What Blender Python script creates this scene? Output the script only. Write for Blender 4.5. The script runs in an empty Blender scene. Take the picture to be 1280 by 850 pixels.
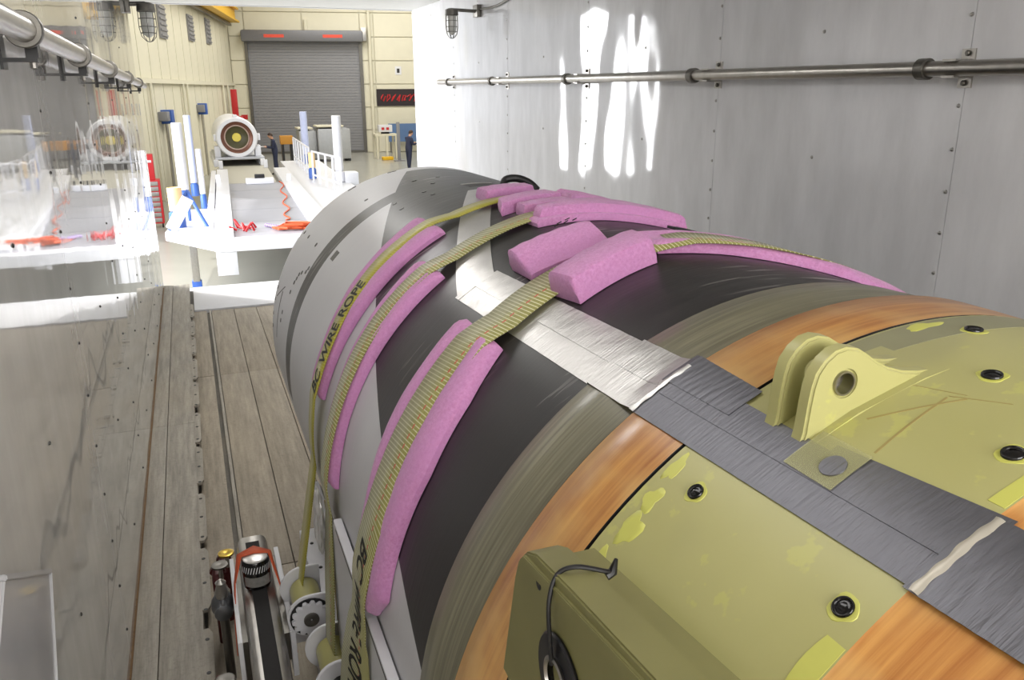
import bpy, bmesh, math, random
from mathutils import Vector, Matrix
random.seed(7)
C = bpy.context.scene
COL = C.collection
PI = math.pi

# ---------------------------------------------------------------- camera
cam_d = bpy.data.cameras.new('camera')
cam = bpy.data.objects.new('camera', cam_d)
COL.objects.link(cam)
cam_d.sensor_width = 36.0
cam_d.lens = 36.0 * 1024.0 / 1280.0
cam_d.clip_start = 0.02
cam_d.clip_end = 400
cam.matrix_world = Matrix(((0.93270177, 0.10989537, -0.34349734, 0),
                           (-0.36062212, 0.27264426, -0.89197354, 0),
                           (-0.00437119, 0.95581804, 0.29392648, 0),
                           (0, 0, 0, 1)))
C.camera = cam

# ---------------------------------------------------------------- world, sun, added fill lights, exposure
w = bpy.data.worlds.new('sky')
C.world = w
w.use_nodes = True
bg = w.node_tree.nodes['Background']
bg.inputs[0].default_value = (0.93, 0.96, 1.0, 1)
bg.inputs[1].default_value = 1.1
sun_d = bpy.data.lights.new('sun', 'SUN')
sun_d.energy = 2.6
sun_d.angle = math.radians(1.5)
sun_d.color = (1.0, 0.97, 0.92)
sun = bpy.data.objects.new('sun', sun_d)
COL.objects.link(sun)
sun.rotation_euler = Vector((0.36, -0.34, -0.87)).to_track_quat('-Z', 'Y').to_euler()


def area(name, loc, direction, sx, sy, energy, col=(1, 1, 1)):
    d = bpy.data.lights.new(name, 'AREA')
    d.shape = 'RECTANGLE'
    d.size = sx
    d.size_y = sy
    d.energy = energy
    d.color = col
    o = bpy.data.objects.new(name, d)
    COL.objects.link(o)
    o.location = loc
    o.rotation_euler = Vector(direction).to_track_quat('-Z', 'Y').to_euler()
    return o


area('trailer_front_fill', (0.75, -1.9, 0.3), (0.05, 1, -0.45), 1.9, 0.9, 66, (1.0, 0.98, 0.95))  # unseen fill behind the camera, added to brighten the near trailer
area('trailer_ceiling_fill', (0.5, -0.5, 0.67), (0.05, 0.15, -1), 0.7, 1.2, 12, (1.0, 0.98, 0.95))  # unseen fill above the camera, added for the same near end
area('mouth_side_fill', (-6.5, 13.0, 0.5), (1, -0.25, -0.03), 11, 4.8, 3500, (0.97, 0.98, 1.0))  # added light with no door behind it, floods the trailer mouth from the left
for yy_ in (1.6, 4.4):
    area('trailer_ceiling_fill', (0.25, yy_, 0.675), (0, 0, -1), 0.35, 1.6, 7 if yy_ < 3 else 20, (1.0, 0.98, 0.95))  # further unseen fills, added to lift the floor and the motor's far end
HE1 = Vector((0.9835, -0.1806, 0))
HE2 = Vector((-0.1806, -0.9835, 0))
HO = Vector((2.7, 49.4, 0))
for k in range(3):
    p = HO + HE1 * 7 + HE2 * (5 + 8 * k) + Vector((0, 0, 6.0))
    area('hangar_fill', p, (0, 0, -1), 9, 5, 720, (1.0, 0.98, 0.94))  # unseen fills under the hangar roof, added to light its interior

vs = C.view_settings
vs.view_transform = 'Standard'
vs.look = 'None'
vs.gamma = 1.0
vs.use_curve_mapping = False
vs.exposure = 0.0


# ---------------------------------------------------------------- material helpers
def lin(c):
    return tuple(((v / 255) / 12.92 if v / 255 <= 0.04045 else ((v / 255 + 0.055) / 1.055) ** 2.4) for v in c) + (1,)


class NT:
    def __init__(s, name):
        s.m = bpy.data.materials.new(name)
        s.m.use_nodes = True
        s.t = s.m.node_tree
        s.b = s.t.nodes['Principled BSDF']
        s._co = None

    def n(s, typ, **kw):
        nd = s.t.nodes.new(typ)
        for k, v in kw.items():
            if k.startswith('i_'):
                key = k[2:]
                key = int(key) if key.isdigit() else key.replace('_', ' ')
                if hasattr(v, 'is_output') or isinstance(v, bpy.types.NodeSocket):
                    s.t.links.new(v, nd.inputs[key])
                else:
                    nd.inputs[key].default_value = v
            else:
                setattr(nd, k, v)
        return nd

    def math(s, op, a, b=None, clamp=False):
        nd = s.t.nodes.new('ShaderNodeMath')
        nd.operation = op
        nd.use_clamp = clamp
        for i, v in enumerate((a, b)):
            if v is None:
                continue
            if isinstance(v, (int, float)):
                nd.inputs[i].default_value = v
            else:
                s.t.links.new(v, nd.inputs[i])
        return nd.outputs[0]

    def mix(s, f, a, b):
        nd = s.t.nodes.new('ShaderNodeMix')
        nd.data_type = 'RGBA'
        for i, v in ((0, f), (6, a), (7, b)):
            if isinstance(v, (int, float, tuple)):
                nd.inputs[i].default_value = v
            else:
                s.t.links.new(v, nd.inputs[i])
        return nd.outputs[2]

    def co(s, kind='Object'):
        if s._co is None:
            s._co = s.t.nodes.new('ShaderNodeTexCoord')
        return s._co.outputs[kind]

    def mapped(s, scale, kind='Object'):
        return s.n('ShaderNodeMapping', i_Vector=s.co(kind), i_Scale=scale).outputs[0]

    def noise(s, vec, scale=5, detail=3, rough=0.5):
        return s.n('ShaderNodeTexNoise', i_Vector=vec, i_Scale=scale, i_Detail=detail, i_Roughness=rough).outputs[0]

    def ramp(s, f, a, b, ca=(0, 0, 0, 1), cb=(1, 1, 1, 1)):
        nd = s.t.nodes.new('ShaderNodeValToRGB')
        nd.color_ramp.elements[0].position = a
        nd.color_ramp.elements[1].position = b
        nd.color_ramp.elements[0].color = ca
        nd.color_ramp.elements[1].color = cb
        s.t.links.new(f, nd.inputs[0])
        return nd.outputs[0]

    def bump(s, h, strength=0.3, dist=0.01, prev=None):
        nd = s.n('ShaderNodeBump', i_Height=h, i_Strength=strength, i_Distance=dist)
        if prev is not None:
            s.t.links.new(prev, nd.inputs['Normal'])
        return nd.outputs[0]

    def set(s, **kw):
        for k, v in kw.items():
            key = k.replace('_', ' ')
            if isinstance(v, (int, float, tuple)):
                s.b.inputs[key].default_value = v
            else:
                s.t.links.new(v, s.b.inputs[key])
        return s.m


_plain = {}


def plain(name, rgb, rough=0.5, metal=0.0, var=0.08, scale=12, coat=0.0):
    if name in _plain:
        return _plain[name]
    t = NT(name)
    c = lin(rgb)
    d = tuple(max(0, v * (1 - 2 * var)) for v in c[:3]) + (1,)
    nz = t.noise(t.co(), scale, 4)
    t.set(Base_Color=t.mix(nz, d, c), Roughness=rough, Metallic=metal, Coat_Weight=coat)
    _plain[name] = t.m
    return t.m


# ---------------------------------------------------------------- mesh helpers
def link(name, me, mat=None, parent=None):
    o = bpy.data.objects.new(name, me)
    COL.objects.link(o)
    if mat is not None:
        me.materials.append(mat)
    if parent is not None:
        o.parent = parent
    return o


def mesh(name, verts, faces, mat=None, parent=None, smooth=False, uvs=None, loc=None):
    me = bpy.data.meshes.new(name)
    me.from_pydata([tuple(v) for v in verts], [], faces)
    if uvs is not None:
        uv = me.uv_layers.new(name='UVMap')
        for lp in me.loops:
            uv.data[lp.index].uv = uvs[lp.vertex_index]
    me.validate()
    me.update()
    bm = bmesh.new()
    bm.from_mesh(me)
    bmesh.ops.recalc_face_normals(bm, faces=bm.faces)
    bm.to_mesh(me)
    bm.free()
    if smooth:
        me.polygons.foreach_set('use_smooth', [True] * len(me.polygons))
        if smooth != 'all':
            try:
                me.set_sharp_from_angle(angle=math.radians(40))
            except Exception:
                pass
    o = link(name, me, mat, parent)
    if loc:
        o.location = loc
    return o


def merge(parts):
    V, F = [], []
    for v, f in parts:
        n = len(V)
        V += v
        F += [[i + n for i in q] for q in f]
    return V, F


def boxg(x0, x1, y0, y1, z0, z1, bev=0.0):
    if bev <= 0:
        v = [(x, y, z) for x in (x0, x1) for y in (y0, y1) for z in (z0, z1)]
        f = [(0, 1, 3, 2), (4, 6, 7, 5), (0, 4, 5, 1), (2, 3, 7, 6), (0, 2, 6, 4), (1, 5, 7, 3)]
        return v, f
    bm = bmesh.new()
    bmesh.ops.create_cube(bm, size=1)
    for q in bm.verts:
        q.co = Vector(((x0 + x1) / 2 + q.co.x * (x1 - x0), (y0 + y1) / 2 + q.co.y * (y1 - y0), (z0 + z1) / 2 + q.co.z * (z1 - z0)))
    bmesh.ops.bevel(bm, geom=bm.edges[:], offset=bev, segments=2, affect='EDGES', profile=0.6)
    v = [tuple(q.co) for q in bm.verts]
    bm.verts.index_update()
    f = [[q.index for q in fc.verts] for fc in bm.faces]
    bm.free()
    return v, f


def box(name, x0, x1, y0, y1, z0, z1, mat, parent=None, bev=0.0):
    v, f = boxg(x0, x1, y0, y1, z0, z1, bev)
    return mesh(name, v, f, mat, parent, smooth=bev > 0)


def tubeg(pts, r, n=12, caps=True):
    pts = [Vector(p) for p in pts]
    rs = r if isinstance(r, (list, tuple)) else [r] * len(pts)
    V, F = [], []
    up = None
    for i, p in enumerate(pts):
        a = pts[max(i - 1, 0)]
        b = pts[min(i + 1, len(pts) - 1)]
        d = (b - a).normalized()
        if up is None:
            up = Vector((0, 0, 1)) if abs(d.z) < 0.9 else Vector((1, 0, 0))
        s = d.cross(up).normalized()
        u = s.cross(d).normalized()
        up = u
        for k in range(n):
            an = 2 * PI * k / n
            V.append(tuple(p + (s * math.cos(an) + u * math.sin(an)) * rs[i]))
    for i in range(len(pts) - 1):
        for k in range(n):
            F.append((i * n + k, i * n + (k + 1) % n, (i + 1) * n + (k + 1) % n, (i + 1) * n + k))
    if caps:
        F.append(tuple(range(n))[::-1])
        F.append(tuple(range((len(pts) - 1) * n, len(pts) * n)))
    return V, F


def curve_pts(pts, sub=5):
    pts = [Vector(p) for p in pts]
    q = [pts[0]] + pts + [pts[-1]]
    out = []
    for i in range(1, len(q) - 2):
        for k in range(sub):
            t = k / sub
            out.append(0.5 * ((2 * q[i]) + (q[i + 1] - q[i - 1]) * t + (2 * q[i - 1] - 5 * q[i] + 4 * q[i + 1] - q[i + 2]) * t * t + (3 * q[i] - 3 * q[i + 1] + q[i + 2] - q[i - 1]) * t ** 3))
    out.append(pts[-1])
    return out


def tube(name, pts, r, mat, parent=None, n=12, caps=True):
    v, f = tubeg(pts, r, n, caps)
    return mesh(name, v, f, mat, parent, smooth=True)


def latheg(prof, origin, axis='Y', n=32, cap=True):
    """prof: list of (radius, position along axis)"""
    V, F = [], []
    ox, oy, oz = origin
    for r, h in prof:
        for k in range(n):
            a = 2 * PI * k / n
            c, s = r * math.cos(a), r * math.sin(a)
            if axis == 'Y':
                V.append((ox + c, oy + h, oz + s))
            elif axis == 'Z':
                V.append((ox + c, oy + s, oz + h))
            else:
                V.append((ox + h, oy + c, oz + s))
    for i in range(len(prof) - 1):
        for k in range(n):
            F.append((i * n + k, i * n + (k + 1) % n, (i + 1) * n + (k + 1) % n, (i + 1) * n + k))
    if cap:
        F.append(tuple(range(n)))
        F.append(tuple(range((len(prof) - 1) * n, len(prof) * n)))
    return V, F


def lathe(name, prof, origin, mat, parent=None, axis='Y', n=32, cap=True):
    v, f = latheg(prof, origin, axis, n, cap)
    return mesh(name, v, f, mat, parent, smooth=True)


def prismg(poly, axis, a, b):
    """poly in the two other axes (order x,y,z without axis); extruded from a to b"""
    def P(u, v, t):
        return {'X': (t, u, v), 'Y': (u, t, v), 'Z': (u, v, t)}[axis]
    n = len(poly)
    V = [P(u, v, a) for u, v in poly] + [P(u, v, b) for u, v in poly]
    F = [tuple(range(n)), tuple(range(n, 2 * n))]
    F += [(i, (i + 1) % n, n + (i + 1) % n, n + i) for i in range(n)]
    return V, F


def prism(name, poly, axis, a, b, mat, parent=None, bev=0.0):
    v, f = prismg(poly, axis, a, b)
    o = mesh(name, v, f, mat, parent)
    if bev:
        bm = bmesh.new()
        bm.from_mesh(o.data)
        bmesh.ops.bevel(bm, geom=[e for e in bm.edges if e.calc_face_angle(0) > 0.6], offset=bev, segments=2, affect='EDGES')
        bm.to_mesh(o.data)
        bm.free()
        o.data.polygons.foreach_set('use_smooth', [True] * len(o.data.polygons))
        o.data.set_sharp_from_angle(angle=math.radians(35))
    return o


def thing(name, label, cat, loc=(0, 0, 0), group=None):
    o = bpy.data.objects.new(name, None)
    COL.objects.link(o)
    o.location = loc
    o['label'] = label
    o['category'] = cat
    if group:
        o['group'] = group
    return o


def tag(o, label, cat, group=None):
    o['label'] = label
    o['category'] = cat
    if group:
        o['group'] = group
    return o


def struct(o):
    o['kind'] = 'structure'
    return o


def local(root):
    """children geometry is written in world coordinates: cancel the Empty's offset"""
    off = -Vector(root.location)
    for ch in root.children:
        for v in ch.data.vertices:
            v.co += off
        for g in ch.children:
            for v in g.data.vertices:
                v.co += off


def screw_pts_obj(name, pts, r, mat, parent, axis='X'):
    parts = []
    for (x, y, z) in pts:
        h = r * 0.7
        if axis == 'X':
            parts.append(latheg([(r, 0), (r * 0.8, h * 0.7), (r * 0.3, h)], (x, y, z), 'X', 8))
        elif axis == '-X':
            parts.append(latheg([(r, 0), (r * 0.8, -h * 0.7), (r * 0.3, -h)], (x, y, z), 'X', 8))
    v, f = merge(parts)
    o = mesh(name, v, f, mat, parent, smooth=True)
    o['kind'] = 'stuff'
    return o


# ---------------------------------------------------------------- materials
def mat_wall(name, rough, amp, base=(206, 207, 210), ior=1.5, seed=0.0, coat=0.0):
    t = NT(name)
    vec = t.n('ShaderNodeMapping', i_Vector=t.co(), i_Location=(seed, seed, 0), i_Scale=(1, 1, 0.42)).outputs[0]
    n1 = t.noise(vec, 1.7, 2, 0.45)
    n2 = t.noise(t.mapped((1, 1, 0.12)), 5.0, 1, 0.4)
    b = t.bump(n1, 1.0, amp)
    b = t.bump(n2, 1.0, amp * 0.09, b)
    dirt = t.noise(t.mapped((1, 1, 0.3)), 9, 5, 0.6)
    c = lin(base)
    c2 = tuple(v * 0.86 for v in c[:3]) + (1,)
    t.set(Base_Color=t.mix(t.ramp(dirt, 0.35, 0.7), c2, c), Roughness=rough, Normal=b, IOR=ior, Coat_Weight=coat, Coat_Roughness=0.02, Coat_IOR=1.8)
    return t.m


M_WALL_R = mat_wall('glossy_white_wall_panel', 0.06, 0.028, (224, 224, 227), 1.55, 3.3)
M_WALL_L = mat_wall('mirror_gloss_white_wall_panel', 0.03, 0.010, (208, 207, 204), 1.65, 0.0, 0.5)
M_CEIL = plain('white_ceiling_paint', (225, 225, 222), 0.5)
M_STEEL = plain('brushed_steel', (190, 186, 180), 0.3, 1.0, 0.15, 30)
M_STEEL_D = plain('dull_steel', (125, 122, 116), 0.42, 0.9, 0.2, 30)
M_WHITE = plain('white_painted_metal', (222, 222, 226), 0.35, 0.0, 0.04, 20)
M_BLACK = plain('black_rubber', (28, 27, 28), 0.45, 0.0, 0.1, 30)
M_BLACKG = plain('glossy_black', (12, 11, 12), 0.12, 0.0, 0.05, 30)
M_GRIP = plain('black_grip_tape', (44, 42, 42), 0.85, 0.0, 0.3, 400)
M_ORANGE = plain('orange_tie_webbing', (215, 90, 45), 0.6, 0.0, 0.1, 60)
M_SCREW = plain('dark_screw_head', (70, 68, 66), 0.35, 0.8)
M_SCREWL = plain('bright_rivet_head', (170, 168, 165), 0.3, 0.8)


def mat_floor(name, rgb, streak):
    t = NT(name)
    n1 = t.noise(t.mapped((7, 0.5, 1)), 6, 6, 0.7)
    n2 = t.noise(t.co(), 60, 6, 0.75)
    n3 = t.noise(t.mapped((1, 0.6, 1)), 2.5, 4, 0.6)
    c = lin(rgb)
    k = lambda f: tuple(v * f for v in c[:3]) + (1,)
    a = t.mix(t.ramp(n1, 0.35, 0.7), k(0.62), k(1.1))
    a = t.mix(t.math('MULTIPLY', t.ramp(n2, 0.5, 0.75), streak), a, k(0.42))
    a = t.mix(t.math('MULTIPLY', t.ramp(n3, 0.45, 0.7), 0.45), a, lin((168, 156, 136)))
    t.set(Base_Color=a, Roughness=0.62, Normal=t.bump(n2, 0.4, 0.002))
    return t.m


M_FLOOR = mat_floor('worn_grey_floor_plank', (168, 156, 138), 0.7)
M_LEDGE = mat_floor('scuffed_grey_floor_plate', (168, 161, 149), 0.6)
M_FLOOR_D = mat_floor('dark_grey_floor', (112, 108, 100), 0.7)


def mat_motor():
    """carbon case with painted white, one diagonal boundary and one dark ring left unpainted"""
    t = NT('carbon_case_and_white_paint')
    sp = t.n('ShaderNodeSeparateXYZ', i_0=t.co())
    x, y, z = sp.outputs
    dx = t.math('SUBTRACT', x, 0.0)
    th = t.math('MULTIPLY', t.math('ARCTAN2', dx, z), 57.29578)
    line = t.math('ADD', t.math('MULTIPLY', th, 0.0292), 0.99 + 0.0292 * 81.5)
    # unpainted to the right of the diagonal, painted to the left; mirrored far to the right
    m = t.math('GREATER_THAN', y, line)
    ring = t.math('MULTIPLY', t.math('GREATER_THAN', y, 2.645), t.math('LESS_THAN', y, 2.765))
    ring = t.math('MULTIPLY', ring, t.math('LESS_THAN', th, 100))
    m = t.math('MULTIPLY', m, t.math('SUBTRACT', 1.0, ring))
    m = t.math('MAXIMUM', m, t.math('GREATER_THAN', y, 3.12))
    m = t.math('MAXIMUM', m, t.math('LESS_THAN', th, -96))
    # scratches around the case: fine along Y, long around the body
    cy = t.n('ShaderNodeCombineXYZ', i_0=t.math('MULTIPLY', th, 0.012), i_1=t.math('MULTIPLY', y, 60.0), i_2=0.0).outputs[0]
    sc = t.noise(cy, 3.0, 4, 0.6)
    cy2 = t.n('ShaderNodeCombineXYZ', i_0=t.math('MULTIPLY', th, 0.03), i_1=t.math('MULTIPLY', t.math('ADD', y, t.math('MULTIPLY', th, 0.0012)), 34.0), i_2=0.0).outputs[0]
    sc2 = t.noise(cy2, 2.3, 2, 0.5)
    fine = t.ramp(sc, 0.35, 0.75)
    scr = t.math('MULTIPLY', t.ramp(sc2, 0.60, 0.64), t.math('MULTIPLY', t.ramp(t.noise(t.co(), 4.0, 2), 0.5, 0.62), 0.6))
    blk = t.mix(fine, lin((30, 28, 28)), lin((46, 43, 42)))
    blk = t.mix(scr, blk, lin((170, 165, 160)))
    wht = t.mix(t.noise(t.co(), 3, 4), lin((192, 191, 194)), lin((206, 206, 208)))
    col = t.mix(m, blk, wht)
    t.set(Base_Color=col, Roughness=t.math('ADD', 0.34, t.math('MULTIPLY', fine, 0.12)), Normal=t.bump(sc, 0.15, 0.001))
    return t.m


def mat_wound(name, ca, cb, cc, freq, rough, bump=0.3):
    t = NT(name)
    sp = t.n('ShaderNodeSeparateXYZ', i_0=t.co())
    x, y, z = sp.outputs
    th = t.math('MULTIPLY', t.math('ARCTAN2', x, z), 57.29578)
    v1 = t.n('ShaderNodeCombineXYZ', i_0=t.math('MULTIPLY', th, 0.010), i_1=t.math('MULTIPLY', y, freq), i_2=0.0).outputs[0]
    v2 = t.n('ShaderNodeCombineXYZ', i_0=t.math('MULTIPLY', th, 0.05), i_1=t.math('MULTIPLY', y, freq * 0.15), i_2=2.0).outputs[0]
    a = t.noise(v1, 3.0, 5, 0.65)
    b = t.noise(v2, 2.0, 3, 0.5)
    c = t.mix(t.ramp(a, 0.35, 0.68), lin(ca), lin(cb))
    c = t.mix(t.ramp(b, 0.42, 0.72), c, lin(cc))
    t.set(Base_Color=c, Roughness=rough, Normal=t.bump(a, bump, 0.002), Coat_Weight=0.3, Coat_Roughness=0.2)
    return t.m


M_CASE = mat_motor()
M_BAND = mat_wound('olive_wound_glass_band', (96, 92, 72), (140, 136, 112), (112, 108, 86), 45, 0.4)
M_CORD = mat_wound('machined_orange_insulation', (160, 98, 44), (208, 152, 82), (214, 172, 108), 22, 0.33, 0.1)
M_EDGE = plain('black_step_edge', (22, 22, 26), 0.3)


def mat_primer():
    t = NT('yellow_green_primer')
    n1 = t.noise(t.co(), 3.5, 3)
    n2 = t.noise(t.co(), 16, 4, 0.65)
    n3 = t.noise(t.mapped((1, 1.0, 1)), 2.2, 2)
    c = t.mix(t.ramp(n1, 0.3, 0.7), lin((172, 168, 108)), lin((186, 182, 124)))
    c = t.mix(t.math('MULTIPLY', t.ramp(n2, 0.60, 0.64), 0.35), c, lin((205, 205, 110)))
    c = t.mix(t.math('MULTIPLY', t.ramp(n3, 0.62, 0.66), 0.5), c, lin((160, 156, 116)))
    t.set(Base_Color=c, Roughness=0.36, Normal=t.bump(n2, 0.05, 0.002))
    return t.m


M_PRIMER = mat_primer()
M_PRIMER_B = plain('bright_primer_touch_up', (208, 208, 104), 0.4, 0, 0.06, 30)
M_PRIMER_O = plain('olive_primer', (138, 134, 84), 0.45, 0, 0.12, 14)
M_STAIN = plain('brown_wipe_mark', (168, 152, 92), 0.4, 0, 0.08, 30)


def mat_foam():
    t = NT('pink_foam')
    n = t.noise(t.co(), 170, 5, 0.7)
    n2 = t.noise(t.co(), 6, 2)
    c = t.mix(t.ramp(n, 0.35, 0.7), lin((188, 120, 170)), lin((216, 156, 204)))
    c = t.mix(t.ramp(n2, 0.3, 0.8), c, lin((198, 134, 186)))
    t.set(Base_Color=c, Roughness=0.7, Normal=t.bump(n, 0.5, 0.004), Subsurface_Weight=0.08, Subsurface_Scale=0.01, Sheen_Weight=0.2)
    return t.m


M_FOAM = mat_foam()


def mat_strap(name, ca, cb, stitch=False):
    """UV: u along the strap in metres, v across 0..1; woven ribs across, long stripes, red tracer dashes"""
    t = NT(name)
    sp = t.n('ShaderNodeSeparateXYZ', i_0=t.co('UV'))
    u, v = sp.outputs[0], sp.outputs[1]
    rib = t.math('FRACT', t.math('MULTIPLY', u, 130.0))
    ribm = t.math('LESS_THAN', rib, 0.26)
    vary = t.noise(t.n('ShaderNodeCombineXYZ', i_0=t.math('MULTIPLY', u, 1.0), i_1=t.math('MULTIPLY', v, 0.6), i_2=0.0).outputs[0], 9, 3)
    c = t.mix(t.ramp(vary, 0.3, 0.7), lin(ca), lin(cb))
    st = t.math('FRACT', t.math('MULTIPLY', v, 7.0))
    c = t.mix(t.math('MULTIPLY', t.math('LESS_THAN', st, 0.14), 0.35), c, lin((100, 96, 34)))
    f = t.math('MULTIPLY', ribm, 0.72 if stitch else 0.22)
    c = t.mix(f, c, lin((214, 212, 176)))  # pale ribs: weave pattern with its lit sheen painted into the colour
    if stitch:
        d = t.math('MULTIPLY', t.math('LESS_THAN', t.math('ABSOLUTE', t.math('SUBTRACT', v, 0.62)), 0.02),
                   t.math('LESS_THAN', t.math('FRACT', t.math('MULTIPLY', u, 52.0)), 0.5))
        c = t.mix(d, c, lin((190, 60, 40)))
    t.set(Base_Color=c, Roughness=0.42, Normal=t.bump(t.math('PINGPONG', t.math('MULTIPLY', u, 130.0), 0.5), 0.5, 0.002), Sheen_Weight=0.2)
    return t.m


M_STRAP = mat_strap('yellow_webbing', (158, 150, 34), (172, 164, 44))
M_STRAP_W = mat_strap('olive_webbing_with_sheen_ribs', (132, 129, 62), (150, 147, 78), True)
M_LETTER = plain('black_print', (26, 25, 18), 0.6)


def mat_tape(name, rgb, rough):
    t = NT(name)
    n = t.noise(t.mapped((1.0, 9.0, 1.0)), 22, 3, 0.6)
    n2 = t.noise(t.co(), 14, 4, 0.6)
    b = t.bump(n, 0.7, 0.0016)
    b = t.bump(n2, 0.35, 0.002, b)
    c = lin(rgb)
    t.set(Base_Color=t.mix(n2, tuple(v * 0.8 for v in c[:3]) + (1,), c), Metallic=0.85, Roughness=rough, Normal=b)
    return t.m


M_TAPE = mat_tape('aluminium_foil_tape', (205, 203, 200), 0.33)
M_TAPE_SHADE = mat_tape('foil_tape_near_shade', (118, 118, 124), 0.42)  # same foil tape, its dim near reflections put into the colour
M_TAPE_EDGE = plain('whitish_tape_crease', (205, 198, 184), 0.4, 0.4, 0.1, 60)

M_HWALL = plain('cream_hangar_siding', (222, 217, 196), 0.55, 0, 0.05, 2)
M_HFLOOR = plain('polished_hangar_floor', (160, 159, 150), 0.22, 0, 0.07, 1.2)
M_SHUTTER = plain('grey_roller_shutter', (140, 140, 144), 0.5, 0.2, 0.05, 2)
M_YELLOWP = plain('crane_yellow_paint', (236, 186, 30), 0.45)
M_RED = plain('red_paint', (200, 40, 45), 0.4)
M_BLUE = plain('blue_paint', (60, 100, 180), 0.45)
M_LAV = plain('lavender_foam_sleeve', (196, 204, 235), 0.7)
M_CREAM = plain('cream_orange_foam_sleeve', (250, 214, 160), 0.7)
M_MAT = plain('grey_deck_plate', (150, 150, 157), 0.5, 0, 0.06, 3)
M_FOIL = plain('foil_wrapped_board', (190, 192, 196), 0.4, 0.5, 0.1, 8)

# ---------------------------------------------------------------- trailer shell
XL, XR, FZ, CZ = -0.34, 2.07, -1.70, 0.69
YB, YE = -2.4, 7.9
HFZ = -3.5     # hangar floor


def wall_panels(name, x, th, seams, mat, sx):
    root = struct(mesh(name, *boxg(min(x + sx * 0.012, x + sx * th), max(x + sx * 0.012, x + sx * th), YB, YE, FZ - 0.1, CZ + 0.04), M_STEEL_D))
    for a, b in zip(seams[:-1], seams[1:]):
        box('panel', min(x, x + sx * 0.012), max(x, x + sx * 0.012), a + 0.0012, b - 0.0012, FZ - 0.08, CZ, mat, root)
    return root


seamsR = [YB, -1.84, -0.62, 0.59, 1.80, 2.99, 4.21, 5.43, 6.64, YE]
wr = wall_panels('wall_right', XR, 0.06, seamsR, M_WALL_R, 1)
wl = wall_panels('wall_left', XL, 0.06, [YB, -1.2, 0.0, 1.22, 2.44, 3.66, 4.88, 6.10, YE], M_WALL_L, -1)
pr = []
for s in seamsR[1:-1]:
    for k in range(20):
        pr.append((XR, s + 0.012, FZ + 0.06 + k * 0.122))
for a, b in zip(seamsR[:-1], seamsR[1:]):
    for k in range(6):
        pr.append((XR, (a + b) / 2, FZ + 0.2 + k * 0.42))
screw_pts_obj('rivets', pr, 0.0065, M_SCREWL, wr, '-X')
pl_ = []
for s in [-1.2, 0.0, 1.22, 2.44, 3.66, 4.88, 6.10]:
    for k in range(16):
        pl_.append((XL, s + 0.015, FZ + 0.1 + k * 0.155))
for k, s in enumerate([0.6, 1.83, 3.05, 4.27, 5.49, 6.9]):
    for j in range(6):
        pl_.append((XL, s, FZ + 0.15 + j * 0.42))
screw_pts_obj('rivets', pl_, 0.005, M_SCREW, wl, 'X')
struct(box('ceiling', XL - 0.06, XR + 0.06, YB, YE, CZ, CZ + 0.06, M_CEIL))
struct(box('wall_back', XL - 0.06, XR + 0.06, YB - 0.06, YB, FZ - 0.1, CZ + 0.06, M_CEIL))
struct(box('trim_1', XL - 0.08, XR + 0.08, YE, YE + 0.05, CZ - 0.005, CZ + 0.25, M_WHITE))
struct(box('trim_2', XL - 0.14, XL - 0.005, YE - 0.01, YE + 0.05, FZ - 0.2, CZ - 0.005, M_WHITE))
struct(box('trim_3', XR + 0.01, XR + 0.14, YE - 0.01, YE + 0.05, FZ - 0.2, CZ - 0.005, M_WHITE))

# floor: raised side plate along the left wall, planks to the right of it
LX = -0.115
PZ = FZ - 0.05
fl = struct(box('floor', XL - 0.06, XR + 0.06, YB, YE, PZ - 0.12, PZ - 0.02, M_FLOOR_D))
xs = [LX, 0.0, 0.035, 0.21, 0.39, 0.57, 0.75, 0.93, 1.11, 1.29, 1.47, 1.65, 1.83, XR]
for i, (a, b) in enumerate(zip(xs[:-1], xs[1:])):
    if i == 1:
        continue
    for (y0, y1) in ((YB, 2.9), (2.9, 5.3), (5.3, 7.02)):
        box('plank', a + 0.002, b - 0.002, y0 + 0.002, y1 - 0.002, PZ - 0.03, PZ + random.uniform(-0.0015, 0.0015), M_FLOOR, fl, 0.0015)
box('metal_rail', 0.018, 0.033, YB, 7.0, PZ - 0.03, PZ + 0.008, M_LEDGE, fl, 0.002)
box('sill_plate', LX + 0.02, XR, 7.03, YE, PZ - 0.03, PZ + 0.012, M_WHITE, fl, 0.002)
for (y0, y1) in ((YB, 1.9), (1.9, 4.4), (4.4, YE)):
    box('side_plate', XL, -0.262, y0 + 0.001, y1 - 0.001, PZ - 0.03, FZ, M_LEDGE, fl, 0.002)
    box('side_plate', -0.259, LX - 0.01, y0 + 0.001, y1 - 0.001, PZ - 0.03, FZ - 0.001, M_LEDGE, fl, 0.002)
# notched steel edge strips
yy = 0.6
k = 0
while yy < 7.0:
    L = 0.42
    o = prism('notched_edge_strip', [(LX - 0.012, yy), (LX + 0.006, yy), (LX + 0.018, yy + 0.03), (LX + 0.018, yy + L - 0.03), (LX + 0.006, yy + L), (LX - 0.012, yy + L)], 'Z', FZ - 0.008, FZ + 0.003, M_LEDGE, fl)
    yy += L + 0.06 + 0.05 * (k % 2)
    k += 1
parts = []
yy = 0.75
while yy < 7:
    parts.append(latheg([(0.007, 0), (0.007, 0.0012)], (LX + 0.0, yy, FZ + 0.003), 'Z', 10))
    yy += 0.17
v, f = merge(parts)
o = mesh('bolt_holes', v, f, M_BLACK, fl)
o['kind'] = 'stuff'
o = prism('rub_mark', [(XL, 0), (-0.334, 0), (-0.334, 7.8), (XL, 7.8)], 'Z', FZ, FZ + 0.004, plain('rusty_caulk', (128, 96, 58), 0.8, 0, 0.3, 80), fl)

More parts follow.
